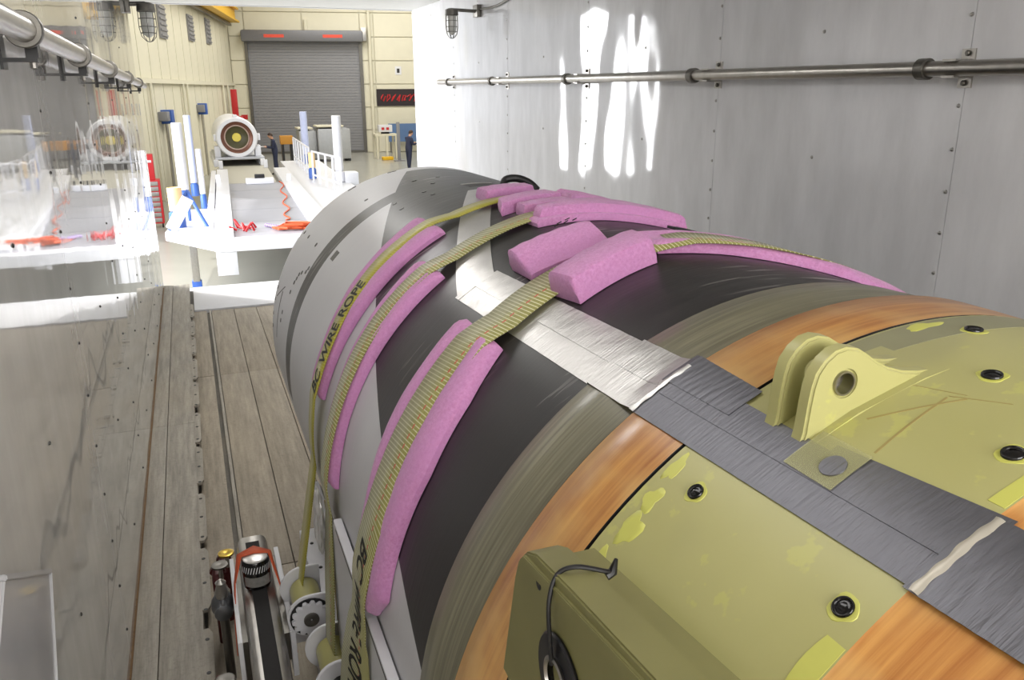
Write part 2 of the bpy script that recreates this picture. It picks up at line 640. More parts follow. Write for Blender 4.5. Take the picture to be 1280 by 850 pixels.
# ---------------------------------------------------------------- rails, lamps and fittings on the trailer walls
# right grab rail
rr = thing('handrail', 'long steel handrail clamped along the white right wall', 'rail', (XR - 0.055, 0, 0.05))
tube('rail_tube', [(XR - 0.055, -1.5, 0.045), (XR - 0.055, 6.9, 0.05)], 0.0215, M_STEEL, rr, 20)
for y in (0.62, 1.90, 3.10, 4.36, 5.6, 6.62):
    lathe('clamp', [(0.0225, -0.016), (0.030, -0.016), (0.030, 0.016), (0.0225, 0.016)], (XR - 0.055, y, 0.047), M_STEEL_D, rr, 'Y', 20, False)
for y in (0.59, 1.80, 2.99, 4.21, 5.43, 6.64):
    br = mesh('bracket', *merge([boxg(XR - 0.006, XR, y - 0.022, y + 0.022, -0.005, 0.10), boxg(XR - 0.075, XR - 0.006, y - 0.022, y + 0.022, 0.066, 0.072), boxg(XR - 0.075, XR - 0.006, y - 0.022, y + 0.022, 0.022, 0.028)]), M_STEEL, rr)
    for zz in (0.088, 0.008):
        lathe('bolt', [(0.008, 0), (0.008, -0.006), (0.005, -0.009)], (XR - 0.006, y, zz), M_STEEL_D, br, 'X', 8)
local(rr)
# left rails (two pipes)
def zl(y):
    return 0.145 - 0.0145 * y


lr = thing('handrail', 'thick brushed steel pipe rail nearest the camera on the left wall', 'rail', (-0.28, 0, 0.1))
tube('rail_tube', [(-0.28, y, zl(y)) for y in (0.6, 2, 4, 6, 7.7)], 0.0245, M_STEEL, lr, 24)
for y in (1.98, 2.95, 4.1, 5.4, 6.7):
    lathe('clamp', [(0.025, -0.014), (0.034, -0.014), (0.036, -0.009), (0.036, 0.009), (0.034, 0.014), (0.025, 0.014)], (-0.28, y, zl(y)), M_STEEL_D, lr, 'Y', 24, False)
    bk = mesh('bracket', *merge([boxg(XL, XL + 0.006, y + 0.05, y + 0.10, zl(y) - 0.075, zl(y) + 0.03), boxg(XL + 0.006, -0.27, y + 0.05, y + 0.10, zl(y) - 0.06, zl(y) - 0.052), boxg(-0.292, -0.268, y + 0.055, y + 0.095, zl(y) - 0.052, zl(y) - 0.02)]), M_BLACK, lr)
    lathe('bolt', [(0.007, 0), (0.007, -0.012), (0.004, -0.014)], (-0.283, y + 0.075, zl(y) - 0.06), M_STEEL, bk, 'Z', 8)
local(lr)


def jar_lamp(x, y, z, label, s, wall_x, side):
    t = thing('jar_lamp', label, 'lamp', (x, y, z), 'caged jar lamps')
    r = 0.05 * s
    lathe('cap', [(r * 0.5, 0), (r * 1.0, -0.01 * s), (r * 1.05, -0.05 * s), (r * 0.9, -0.055 * s)], (x, y, z), M_STEEL_D, t, 'Z', 20)
    lathe('glass_jar', [(r * 0.7, -0.055 * s), (r * 0.75, -0.14 * s), (r * 0.55, -0.18 * s), (r * 0.15, -0.195 * s)], (x, y, z), plain('frosted_jar_glass', (215, 215, 210), 0.15, 0, 0.03), t, 'Z', 20)
    P = []
    for k in range(8):
        a = k * PI / 4
        c, sn = math.cos(a), math.sin(a)
        P.append(tubeg([(x + c * r * q, y + sn * r * q, z - h * s) for q, h in ((0.95, 0.05), (0.98, 0.14), (0.8, 0.19), (0.35, 0.215), (0.05, 0.22))], 0.0022 * s, 5))
    for h in (0.09, 0.135, 0.17):
        q = 0.97 if h < 0.15 else 0.88
        P.append(tubeg([(x + math.cos(a * PI / 8) * r * q, y + math.sin(a * PI / 8) * r * q, z - h * s) for a in range(17)], 0.002 * s, 5))
    v, f = merge(P)
    mesh('wire_cage', v, f, M_STEEL_D, t, True)
    tube('arm', [(x, y, z - 0.01), (x + side * 0.4 * abs(wall_x - x), y, z - 0.012), (wall_x - side * 0.03, y, z - 0.015)], 0.013 * s, M_STEEL_D, t, 10)
    box('mounting_box', min(wall_x, wall_x - side * 0.035), max(wall_x, wall_x - side * 0.035), y - 0.05 * s, y + 0.05 * s, z - 0.06 * s, z + 0.03 * s, M_STEEL_D, t, 0.003)
    local(t)
    return t


jar_lamp(1.86, 6.0, 0.545, 'caged jar lamp on a wall box high on the right wall', 0.92, XR, 1)
jar_lamp(-0.19, 7.6, 0.665, 'caged jar lamp hanging at the top end of the left wall', 1.35, XL, -1)
tag(tube('conduit', curve_pts([(XR - 0.012, 5.95, 0.54), (XR - 0.012, 5.6, 0.535), (XR - 0.012, 5.2, 0.58), (XR - 0.012, 4.9, 0.64), (XR - 0.012, 4.6, 0.665), (XR - 0.012, 3.2, 0.675)]), 0.008, M_STEEL_D, None, 8),
    'thin metal conduit running from the right wall lamp up to the ceiling', 'conduit')

# ---------------------------------------------------------------- the big motor
MC = Vector((0.867, 0, -0.931))
R0, R1 = 0.635, 0.650


def P(th, y, r):
    a = math.radians(th)
    return Vector((MC.x + r * math.sin(a), y, MC.z + r * math.cos(a)))


motor = thing('rocket_motor', 'large rocket motor case with black body, white far end and yellow primer skirt', 'rocket motor', tuple(MC))


def ring(name, prof, mat, n=160):
    """prof: (r, y) lathe about the motor axis, object origin on the axis"""
    v, f = latheg(prof, (0, 0, 0), 'Y', n, False)
    return mesh(name, v, f, mat, motor, smooth=True)


ring('case', [(0.42, 3.33), (0.56, 3.335), (0.600, 3.325), (0.622, 3.29), (0.630, 3.22), (R0, 3.21)] + [(R0, 3.2 - 0.11 * i) for i in range(20)] + [(R0, 1.0)], M_CASE)
ring('forward_dome', [(0.42, 3.33), (0.38, 3.40), (0.22, 3.45), (0.02, 3.47)], M_PRIMER_O, 64)
ring('wound_band', [(R0, 1.0), (R0 + 0.004, 0.995), (R0 + 0.006, 0.94), (R0 + 0.002, 0.90), (R0 + 0.001, 0.875)], M_BAND)
ring('step_edge', [(R0 + 0.001, 0.875), (R0 - 0.004, 0.872), (R0 - 0.004, 0.862), (R0 + 0.010, 0.861)], M_EDGE)
ring('insulation_ring', [(R0 + 0.010, 0.861), (R1, 0.855), (R1, 0.80), (R1 - 0.001, 0.745)], M_CORD)
ring('joint_groove', [(R1 - 0.001, 0.745), (R1 - 0.006, 0.743), (R1 - 0.006, 0.739), (R1, 0.738)], M_EDGE)
ring('primer_skirt', [(R1, 0.738), (R1, 0.60), (R1, 0.50), (R1, 0.421)], M_PRIMER)
ring('insulation_ring', [(R1, 0.421), (R1 - 0.002, 0.418), (R1 - 0.002, 0.25), (R1 - 0.002, 0.12), (0.60, 0.10), (0.30, 0.10)], M_CORD)


def patch(name, pts_fn, nu, nv, mat, parent, thick=0.0008, smooth=True, origin=MC):
    """pts_fn(u,v)->(theta,y,r): a thin curved slab with its underside"""
    V, F, UV = [], [], []
    for s in (1, 0):
        for i in range(nu + 1):
            for j in range(nv + 1):
                th, y, r = pts_fn(i / nu, j / nv)
                V.append(P(th, y, r if s else r - thick) - origin)
                UV.append((i / nu, j / nv))
    m = (nu + 1) * (nv + 1)
    for i in range(nu):
        for j in range(nv):
            a = i * (nv + 1) + j
            F.append((a, a + 1, a + nv + 2, a + nv + 1))
            F.append((m + a, m + a + nv + 1, m + a + nv + 2, m + a + 1))
    for j in range(nv):
        a, b = j, j + 1
        F.append((a, b, m + b, m + a))
        a, b = nu * (nv + 1) + j, nu * (nv + 1) + j + 1
        F.append((a, m + a, m + b, b))
    for i in range(nu):
        a, b = i * (nv + 1), (i + 1) * (nv + 1)
        F.append((a, m + a, m + b, b))
        a, b = a + nv, b + nv
        F.append((a, b, m + b, m + a))
    return mesh(name, V, F, mat, parent, smooth=smooth, uvs=UV)


def disc(name, th0, y0, r, R, mat, parent, h=0.001, squash=1.0, n=20, irregular=0.0):
    V, F = [], []
    rr_ = [1 + irregular * math.sin(3 * k * 2 * PI / n + th0) + irregular * 0.6 * math.sin(5 * k * 2 * PI / n + y0 * 9) for k in range(n)]
    for (q, hh) in ((1.0, 0.0), (0.97, h), (0.6, h), (0.25, h)):
        for k in range(n):
            a = 2 * PI * k / n
            V.append(P(th0 + math.degrees(q * r * rr_[k] * math.cos(a) * squash / R), y0 + q * r * rr_[k] * math.sin(a), R + hh) - MC)
    for i in range(3):
        for k in range(n):
            F.append((i * n + k, i * n + (k + 1) % n, (i + 1) * n + (k + 1) % n, (i + 1) * n + k))
    F.append(tuple(range(3 * n, 4 * n)))
    return mesh(name, V, F, mat, parent, smooth=True)


def bolt_recess(th, y, r):
    disc('touch_up_paint', th, y, r * 1.6, R1, M_PRIMER_B, motor, 0.0006, irregular=0.08)
    V, F = [], []
    n = 20
    for q, hh in ((1.12, 0.0006), (1.1, 0.003), (0.98, 0.0035), (0.90, 0.001), (0.86, -0.0001 + 0.0009), (0.45, 0.0022), (0.1, 0.0028)):
        for k in range(n):
            a = 2 * PI * k / n
            V.append(P(th + math.degrees(q * r * math.cos(a) / R1), y + q * r * math.sin(a), R1 + hh) - MC)
    for i in range(6):
        for k in range(n):
            F.append((i * n + k, i * n + (k + 1) % n, (i + 1) * n + (k + 1) % n, (i + 1) * n + k))
    F.append(tuple(range(6 * n, 7 * n)))
    mesh('recessed_bolt', V, F, M_BLACKG, motor, smooth='all')


for th, y, r in ((-37.7, 0.67, 0.0085), (-37.7, 0.45, 0.0088), (-9.6, 0.573, 0.0095), (-0.8, 0.682, 0.0095), (-18.7, 0.464, 0.0092), (9, 0.56, 0.009), (-60, 0.45, 0.009)):
    bolt_recess(th, y, r)
# bright primer strokes at the skirt edges and wipe marks
for th, y, r, sq in ((-44.5, 0.706, 0.020, 1.3), (-41, 0.712, 0.014, 1.6), (-49, 0.715, 0.014, 1.5), (-37, 0.722, 0.012, 2.0), (-4, 0.722, 0.012, 3.0)):
    disc('touch_up_paint', th, y, r * 0.8, R1, M_PRIMER_B, motor, 0.0004, sq, irregular=0.2)
patch('touch_up_paint', lambda u, v: (-60 + 20 * u, 0.423 + 0.018 * v + 0.006 * v * math.sin(9 * u), R1 + 0.0004), 20, 2, M_PRIMER_B, motor)
patch('touch_up_paint', lambda u, v: (-24 + 30 * u, 0.423 + 0.016 * v, R1 + 0.0004), 20, 2, M_PRIMER_B, motor)
M_HAZE = plain('greyish_primer_overspray', (150, 148, 116), 0.45, 0, 0.1, 20)
patch('masked_band', lambda u, v: (-16 + 34 * u, 0.690 + 0.044 * v - 0.012 * math.sin(3 * u) * (1 - v), R1 + 0.0003), 24, 3, M_HAZE, motor)
for a, b in (((-22, 0.60), (-14.5, 0.555)), ((-25, 0.555), (-15.3, 0.570)), ((-15, 0.57), (-12.8, 0.520)), ((-16, 0.63), (-14, 0.56))):
    patch('wipe_mark', lambda u, v, a=a, b=b: (a[0] + (b[0] - a[0]) * u, a[1] + (b[1] - a[1]) * u + 0.0028 * (v - 0.5), R1 + 0.0003), 10, 1, M_STAIN, motor)

# small fasteners on the white far end
dots = [(-28.5, 2.88), (-12.3, 2.85), (-15.6, 2.592), (-15.1, 2.508), (-24.8, 2.606), (-25.1, 2.498), (-10, 2.70), (-5, 2.83), (-49.9, 3.251 - .07), (-49.9, 3.075), (-49.8, 2.896),
        (-60.5, 2.88), (-62.1, 2.888), (-63.7, 2.899), (-59.3, 2.85), (-67.1, 2.905), (-75.1, 2.959), (-78.0, 2.966), (-85.0, 3.19), (-80.5, 3.19), (-75.4, 3.19), (-71.2, 3.19), (-58.0, 2.80), (-56.5, 2.79)]
for th, y in dots:
    disc('fastener', th, y, 0.008, R0, M_SCREW, motor, 0.0015, n=10)
patch('square_decal', lambda u, v: (-49.4 + 3.2 * u, 2.565 + 0.045 * v, R0 + 0.0006), 4, 2, M_SCREW, motor)
for th in (-28.3, -13):
    for d in (0, 1.6):
        disc('fastener', th + d, 3.20, 0.010, R0 - 0.003, M_BLACK, motor, 0.004, n=10)
patch('edge_slot', lambda u, v: (-86 + 16 * u, 3.05 + 0.012 * v, R0 + 0.0004), 16, 1, M_BLACK, motor)
patch('edge_slot', lambda u, v: (-74 + 6 * u, 3.16 - 0.13 * u + 0.012 * v, R0 + 0.0004), 8, 1, M_BLACK, motor)
# access slot near the top with its bright lip
patch('access_slot', lambda u, v: (-4.5 + 9 * u, 2.49 + 0.06 * v, R0 + 0.0005), 8, 2, M_BLACK, motor)
patch('slot_lip', lambda u, v: (-5 + 9.5 * u, 2.555 + 0.012 * v, R0 + 0.002), 8, 1, M_STEEL, motor, 0.002)

# ---- lifting clevis (two ears) on the skirt
def ear(y0, y1, dth=0.0):
    pts = [(-28.5, 0.645), (-27.3, 0.660), (-26.0, 0.685), (-25.1, 0.702), (-24.3, 0.714), (-23.2, 0.722), (-22.0, 0.7255), (-20.9, 0.723), (-19.8, 0.714), (-19.0, 0.702), (-18.2, 0.689), (-17.1, 0.676), (-15.6, 0.664), (-13.8, 0.655), (-11.5, 0.648)]
    poly = []
    for th, r in pts:
        p = P(th + dth, 0, r) - MC
        poly.append((p.x, p.z))
    hc = P(-22.0 + dth, 0, 0.686) - MC
    # build as a plate with a real hole: bridge outline and circle
    n = 24
    bm = bmesh.new()
    outer = [bm.verts.new((u, 0, v)) for u, v in poly]
    inner = [bm.verts.new((hc.x + 0.0135 * math.cos(2 * PI * k / n), 0, hc.z + 0.0135 * math.sin(2 * PI * k / n))) for k in range(n)]
    ed = [bm.edges.new((outer[i], outer[(i + 1) % len(outer)])) for i in range(len(outer))]
    ed += [bm.edges.new((inner[i], inner[(i + 1) % n])) for i in range(n)]
    bmesh.ops.triangle_fill(bm, edges=ed, use_beauty=True)
    g = bmesh.ops.extrude_face_region(bm, geom=bm.faces[:])
    for q in g['geom']:
        if isinstance(q, bmesh.types.BMVert):
            q.co.y = 1
    for q in bm.verts:
        q.co.y = y0 + (y1 - y0) * q.co.y
    bmesh.ops.recalc_face_normals(bm, faces=bm.faces)
    bmesh.ops.bevel(bm, geom=[e for e in bm.edges if len(e.link_faces) == 2 and e.calc_face_angle(0) > 1.2], offset=0.003, segments=3, affect='EDGES')
    me = bpy.data.meshes.new('ear')
    bm.to_mesh(me)
    bm.free()
    me.polygons.foreach_set('use_smooth', [True] * len(me.polygons))
    me.set_sharp_from_angle(angle=math.radians(30))
    return link('clevis_ear', me, M_PRIMER, cl)


base = [P(th, 0, r) - MC for th, r in ((-30, 0.642), (-29.6, 0.6502), (-28, 0.6515), (-22, 0.652), (-14, 0.6515), (-11, 0.6502), (-11, 0.642))]
cl = prism('lifting_clevis', [(p.x, p.z) for p in base], 'Y', 0.612, 0.705, M_PRIMER, motor)
e1 = ear(0.622, 0.642)
e2 = ear(0.665, 0.686)
lathe('bushing', [(0.0115, 0.6215), (0.0135, 0.6215), (0.0135, 0.643), (0.0115, 0.643)], tuple(P(-22.0, 0, 0.686) - MC), M_STEEL, cl, 'Y', 24, False)

# ---- lower lug: thick vertical plate standing off the skirt
def yz(y, z):
    return (y, z - MC.z)


lugp = [(0.772, -0.69), (0.722, -0.505), (0.712, -0.480), (0.690, -0.458), (0.665, -0.447), (0.58, -0.436), (0.28, -0.405), (0.24, -0.86), (0.79, -0.86)]
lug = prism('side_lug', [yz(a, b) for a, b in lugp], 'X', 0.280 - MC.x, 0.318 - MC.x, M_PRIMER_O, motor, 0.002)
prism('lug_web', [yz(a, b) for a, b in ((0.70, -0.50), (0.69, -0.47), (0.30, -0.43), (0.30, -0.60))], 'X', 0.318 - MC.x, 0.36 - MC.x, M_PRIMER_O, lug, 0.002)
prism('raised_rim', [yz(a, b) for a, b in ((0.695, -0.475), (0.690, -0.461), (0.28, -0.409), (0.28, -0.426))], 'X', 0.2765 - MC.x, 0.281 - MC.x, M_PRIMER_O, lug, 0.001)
bc = (0.598, -0.547)
lathe('bearing_washer', [(0.024, -0.0005), (0.047, -0.0005), (0.048, -0.003), (0.046, -0.005), (0.024, -0.005)], (0.28 - MC.x, bc[0], bc[1] - MC.z), M_EDGE, lug, 'X', 36, False)
lathe('bearing_bore', [(0.0245, -0.007), (0.0245, -0.0005), (0.021, -0.006), (0.020, 0.004), (0.001, 0.004)], (0.28 - MC.x, bc[0], bc[1] - MC.z), M_BLACKG, lug, 'X', 36, False)
lathe('bearing_lip', [(0.0245, -0.005), (0.026, -0.008), (0.0225, -0.009), (0.021, -0.005)], (0.28 - MC.x, bc[0], bc[1] - MC.z), M_STEEL, lug, 'X', 36, False)
lathe('pin_hole', [(0.006, -0.0006), (0.0045, -0.0012), (0.001, -0.0008)], (0.28 - MC.x, 0.655, -0.475 - MC.z), M_BLACK, lug, 'X', 16, False)
rib = [(-0.5, 0.69), (-0.5, 0.31)]
tube('tether_cable', curve_pts([(0.272 - MC.x, 0.604, -0.530 - MC.z), (0.270 - MC.x, 0.605, -0.500 - MC.z), (0.272 - MC.x, 0.612, -0.465 - MC.z), (0.283 - MC.x, 0.618, -0.442 - MC.z), (0.300 - MC.x, 0.612, -0.434 - MC.z), (0.325 - MC.x, 0.605, -0.440 - MC.z), (0.337 - MC.x, 0.607, -0.446 - MC.z)]), 0.0024, M_BLACK, lug, 8)
tube('cable_knot', [(0.329 - MC.x, 0.606, -0.447 - MC.z), (0.336 - MC.x, 0.606, -0.444 - MC.z), (0.338 - MC.x, 0.604, -0.430 - MC.z)], [0.005, 0.0048, 0.002], M_BLACK, lug, 8)

# ---- foil tape (lies on the motor, stuck on: each strip a thing of its own)
def rsurf(y):
    if y > 1.0:
        return R0 + 0.0012
    if y > 0.90:
        return R0 + 0.0075
    if y > 0.862:
        return R0 + 0.0075 + (0.90 - y) / 0.038 * 0.0085
    return R1 + 0.0016


def strip(name, label, e0, e1, ys, mat, lift=0.0, nv=6, wr=0.0):
    """e0,e1: theta of the two edges at ys[0] and ys[-1] as (start,end)"""
    y0, y1 = ys

    def fn(u, v):
        y = y0 + (y1 - y0) * u
        a = e0[0] + (e0[1] - e0[0]) * u
        b = e1[0] + (e1[1] - e1[0]) * u
        wv = wr * (math.sin(u * 90 + v * 3) * math.sin(v * 9 + u * 20))
        return a + (b - a) * v, y, rsurf(y) + lift + wv
    o = patch(name, fn, 120, nv, mat, None, 0.0006)
    o.location = MC
    return tag(o, label, 'tape', 'foil tape on the motor')


strip('foil_tape', 'lower silver foil tape strip running lengthwise over black case', (-36.5, -34.6), (-31.4, -29.6), (1.60, 0.845), M_TAPE, 0.0, wr=0.0003)
strip('foil_tape', 'upper silver foil tape strip running lengthwise over black case', (-32.4, -30.4), (-27.2, -25.2), (1.58, 0.87), M_TAPE, 0.0008, wr=0.0003)
strip('foil_tape', 'lower shade-toned foil tape strip crossing the yellow primer skirt', (-34.9, -33.5), (-29.9, -28.8), (0.862, 0.405), M_TAPE_SHADE, 0.0004)
strip('foil_tape', 'middle shade-toned foil tape strip crossing the skirt below the clevis', (-31.3, -30.2), (-27.0, -27.2), (0.850, 0.405), M_TAPE_SHADE, 0.0012)
strip('foil_tape', 'upper shade-toned foil tape strip beside the clevis on yellow skirt', (-28.4, -28.2), (-26.2, -24.6), (0.590, 0.405), M_TAPE_SHADE, 0.0004)
strip('foil_tape', 'short wide foil tape patch crossing the orange ring', (-29.6, -29.3), (-24.4, -24.9), (0.872, 0.728), M_TAPE_SHADE, 0.002, wr=0.0003)
strip('foil_tape', 'last foil tape piece over the near orange ring', (-33.9, -33.0), (-25.2, -24.6), (0.425, 0.13), M_TAPE_SHADE, 0.002, wr=0.0005)
# diagonal branch
o = patch('foil_tape', lambda u, v: ((-36.6 + (-7.3 + 36.6) * u) + (8.6 - 0.7 * u) * v, 1.575 + (2.41 - 1.575) * (u ** 0.94), R0 + 0.0022 + 0.0003 * math.sin(60 * u) * math.sin(9 * v)), 90, 6, M_TAPE, None, 0.0006)
o.location = MC
tag(o, 'silver foil tape running diagonally up black case under two straps', 'tape', 'foil tape on the motor')
# white creases where pieces of tape end
for i, (th0, th1, y, wd, lb) in enumerate(((-34.9, -26.3, 0.858, 0.010, 'pale crumpled tape ridge where foil meets the orange ring'), (-33.8, -25.2, 0.415, 0.009, 'pale tape ridge at the near edge of yellow skirt'))):
    o = patch('tape_crease', lambda u, v, th0=th0, th1=th1, y=y, wd=wd: (th0 + (th1 - th0) * u, y + wd * (v - 0.5) * (1 + 0.15 * math.sin(25 * u)) + 0.0006 * math.sin(12 * u), rsurf(y) + 0.0022 + 0.0012 * math.sin(PI * v)), 60, 4, M_TAPE_EDGE if i else M_TAPE, None, 0.0008)
    o.location = MC
    tag(o, lb, 'tape')
# clear tape with a bolt head below
t = NT('clear_tape')
t.set(Base_Color=lin((190, 188, 140)), Roughness=0.15, Alpha=0.45)
o = patch('clear_tape', lambda u, v: (-30.5 + 4.8 * u, 0.548 + 0.068 * v, R1 + 0.0042), 10, 4, t.m, None, 0.0004)
o.location = MC
tag(o, 'clear film patch with round bump stuck beside the clevis', 'tape')
V = disc('round_bump', -28.4, 0.569, 0.014, R1 + 0.0035, M_TAPE_SHADE, o, 0.002)

# ---------------------------------------------------------------- foam pads and straps
def lerp_pts(tab, x):
    if x <= tab[0][0]:
        return tab[0][1]
    for (a, va), (b, vb) in zip(tab[:-1], tab[1:]):
        if x <= b:
            return va + (vb - va) * (x - a) / (b - a)
    return tab[-1][1]


def foam(label, th0, th1, lo, hi, h, profile, nth=48, name='foam_pad', skew=0.0, seed=0):
    """lo/hi: tables theta->Y of the two side edges; profile: list of (t across 0..1, height factor)"""
    V, F = [], []
    rnd = random.Random(seed)
    npf = len(profile)
    org = P((th0 + th1) / 2, (lo[0][1] + hi[0][1]) / 2, R0)
    for i in range(nth + 1):
        u = i / nth
        th = th0 + (th1 - th0) * u
        a, b = lerp_pts(lo, th), lerp_pts(hi, th)
        e = min(u, 1 - u) / 0.035
        k = min(1.0, 0.55 + 0.45 * math.sqrt(min(1, e)))
        for (tt, hh) in profile:
            wob = 1 + 0.015 * math.sin(9 * u * PI + 5 * tt + seed)
            V.append(P(th + skew * (tt - 0.5) * (2 * u - 1), a + (b - a) * tt, R0 + 0.0005 + (h * hh * k * wob if hh > 0 else 0.0008)) - org)
    for i in range(nth):
        for j in range(npf):
            j2 = (j + 1) % npf
            F.append((i * npf + j, i * npf + j2, (i + 1) * npf + j2, (i + 1) * npf + j))
    F.append(tuple(range(npf)))
    F.append(tuple(range(nth * npf, (nth + 1) * npf)))
    o = mesh(name, V, F, M_FOAM, None, smooth=True, loc=org)
    o['label'] = label
    o['category'] = 'foam pad'
    o['group'] = 'pink foam pads under the straps'
    return o


CH = [(0, 0), (0.0, 0.40), (0.03, 0.66), (0.10, 0.88), (0.20, 0.98), (0.28, 0.93), (0.34, 0.80), (0.50, 0.78), (0.74, 0.80), (0.79, 0.94), (0.86, 1.0), (0.92, 0.93), (0.975, 0.7), (1, 0.4), (1, 0)]
SL = [(0, 0), (0, 0.6), (0.05, 0.92), (0.15, 1.0), (0.5, 1.0), (0.85, 1.0), (0.95, 0.92), (1, 0.6), (1, 0)]
# long lower pads, one under each strap
foam('long pink foam channel under the farthest yellow strap on left flank', -74, -25.5, [(-74, 1.985), (-50, 1.985), (-25.5, 2.01)], [(-74, 2.085), (-61, 2.12), (-50, 2.16), (-37, 2.19), (-25.5, 2.235)], 0.027, CH, seed=1)
foam('long pink foam channel under the middle strap on left flank', -84, -34.5, [(-84, 1.70), (-70, 1.715), (-34.5, 1.73)], [(-84, 1.80), (-68, 1.825), (-58, 1.85), (-34.5, 1.895)], 0.027, CH, seed=2)
foam('long pink foam channel under the nearest wide strap on left flank', -88, -38.5, [(-88, 1.27), (-82, 1.205), (-60, 1.195), (-48, 1.22), (-38.5, 1.265)], [(-88, 1.37), (-74, 1.385), (-60, 1.43), (-38.5, 1.455)], 0.030, CH, seed=3)
# short pads near the crown
pf = foam('short wrinkled pink foam pad on the far side of nearest strap', -25.5, -10.0, [(-25.5, 1.425), (-10, 1.395)], [(-25.5, 1.535), (-10, 1.52)], 0.050, [(0, 0), (0, 0.30), (0.2, 0.5), (0.45, 0.8), (0.7, 1.0), (0.9, 0.95), (1, 0.6), (1, 0)], seed=4)
foam('thick pink foam block on near side of nearest strap', -25.5, -8.5, [(-25.5, 1.225), (-8.5, 1.262)], [(-25.5, 1.315), (-8.5, 1.365)], 0.050, SL, seed=5, skew=1.0)
foam('small rounded pink foam pad on near side of farthest strap near crown', -12, 3, [(-12, 1.945), (3, 1.985)], [(-12, 2.03), (3, 2.07)], 0.034, SL, 24, seed=6, skew=-2)
foam('small pink foam wedge behind the farthest strap near the crown', -9.5, 4, [(-9.5, 2.165), (4, 2.18)], [(-9.5, 2.26), (4, 2.26)], 0.032, SL, 24, seed=7)
foam('rounded pink foam end behind the middle strap near the crown', -10, 2, [(-10, 1.87), (2, 1.85)], [(-10, 1.93), (2, 1.94)], 0.030, SL, 24, seed=8)
foam('long folded pink foam pad on the middle strap over the crown', -10.5, 18, [(-10.5, 1.755), (2, 1.715), (18, 1.63)], [(-10.5, 1.80), (2, 1.83), (18, 1.78)], 0.040, SL, seed=9)
foam('thin pink foam fold below the long pad on middle strap', -12, 17, [(-12, 1.735), (2, 1.70), (17, 1.615)], [(-12, 1.80), (2, 1.76), (17, 1.70)], 0.018, SL, seed=12)
foam('thin pink foam strip under the farthest strap past the crown', 6.5, 30, [(6.5, 1.98), (30, 1.88)], [(6.5, 2.12), (30, 2.00)], 0.034, CH, seed=10)
foam('long thin pink foam under nearest strap curving over the right flank', -6, 36, [(-6, 1.315), (3, 1.255), (11, 1.18), (18, 1.10), (36, 1.05)], [(-6, 1.45), (17, 1.36), (36, 1.28)], 0.024, CH, seed=11)
# ink scribbles on the wrinkled pad
for (th, y, L) in ((-15, 1.545, 0.03), (-14, 1.56, 0.02), (-13, 1.55, 0.03), (-12, 1.57, 0.02), (-11.3, 1.55, 0.028), (-14.5, 1.50, 0.02), (-13.2, 1.51, 0.02)):
    a, b = P(th, y, R0 + 0.0445) - pf.location, P(th + 1.1, y + L * 0.3, R0 + 0.0445) - pf.location
    tube('ink_mark', [a, b], 0.0012, M_LETTER, pf, 5)


def sweep(path, width, th=0.0022):
    """path: list of (point, across unit vector, outward unit vector); flat webbing with UVs"""
    V, F, UV = [], [], []
    L = 0.0
    prev = None
    for p, ac, out in path:
        if prev is not None:
            L += (p - prev).length
        prev = p
        for (s, q) in ((-0.5, 1), (0, 1), (0.5, 1), (0.5, 0), (0, 0), (-0.5, 0)):
            V.append(p + ac * (s * width) + out * (q * th))
            UV.append((L, s + 0.5))
    n = 6
    for i in range(len(path) - 1):
        for j in range(n):
            F.append((i * n + j, i * n + (j + 1) % n, (i + 1) * n + (j + 1) % n, (i + 1) * n + j))
    F.append(tuple(range(n)))
    F.append(tuple(range((len(path) - 1) * n, len(path) * n)))
    return V, F, UV


def strap_path(free_pts, tab_y, tab_r, th0, th1, ky=0.1, step=1.0):
    path = []
    pts = []
    n = int(abs(th1 - th0) / step)
    for i in range(n + 1):
        th = th0 + (th1 - th0) * i / n
        pts.append(P(th, lerp_pts(tab_y, th), lerp_pts(tab_r, th)))
    full = []
    chain = list(free_pts) + [pts[0]]
    for a, b in zip(chain[:-1], chain[1:]):
        m = max(2, int((b - a).length / 0.03))
        full += [(a + (b - a) * (k / m), None) for k in range(m)]
    full += [(p, 1) for p in pts]
    for i, (p, on) in enumerate(full):
        a = full[max(0, i - 1)][0]
        b = full[min(len(full) - 1, i + 1)][0]
        t_ = (b - a).normalized()
        if on or i > len(full) - n - 3:
            rad = (Vector((p.x, 0, p.z)) - Vector((MC.x, 0, MC.z))).normalized()
        else:
            kk = min(1.0, (p - pts[0]).length / 0.16)
            rad = Vector((-1, -ky * kk, 0.1 * kk)).normalized()
        ac = t_.cross(rad).normalized()
        out = ac.cross(t_).normalized()
        path.append((p, ac, out))
    return path


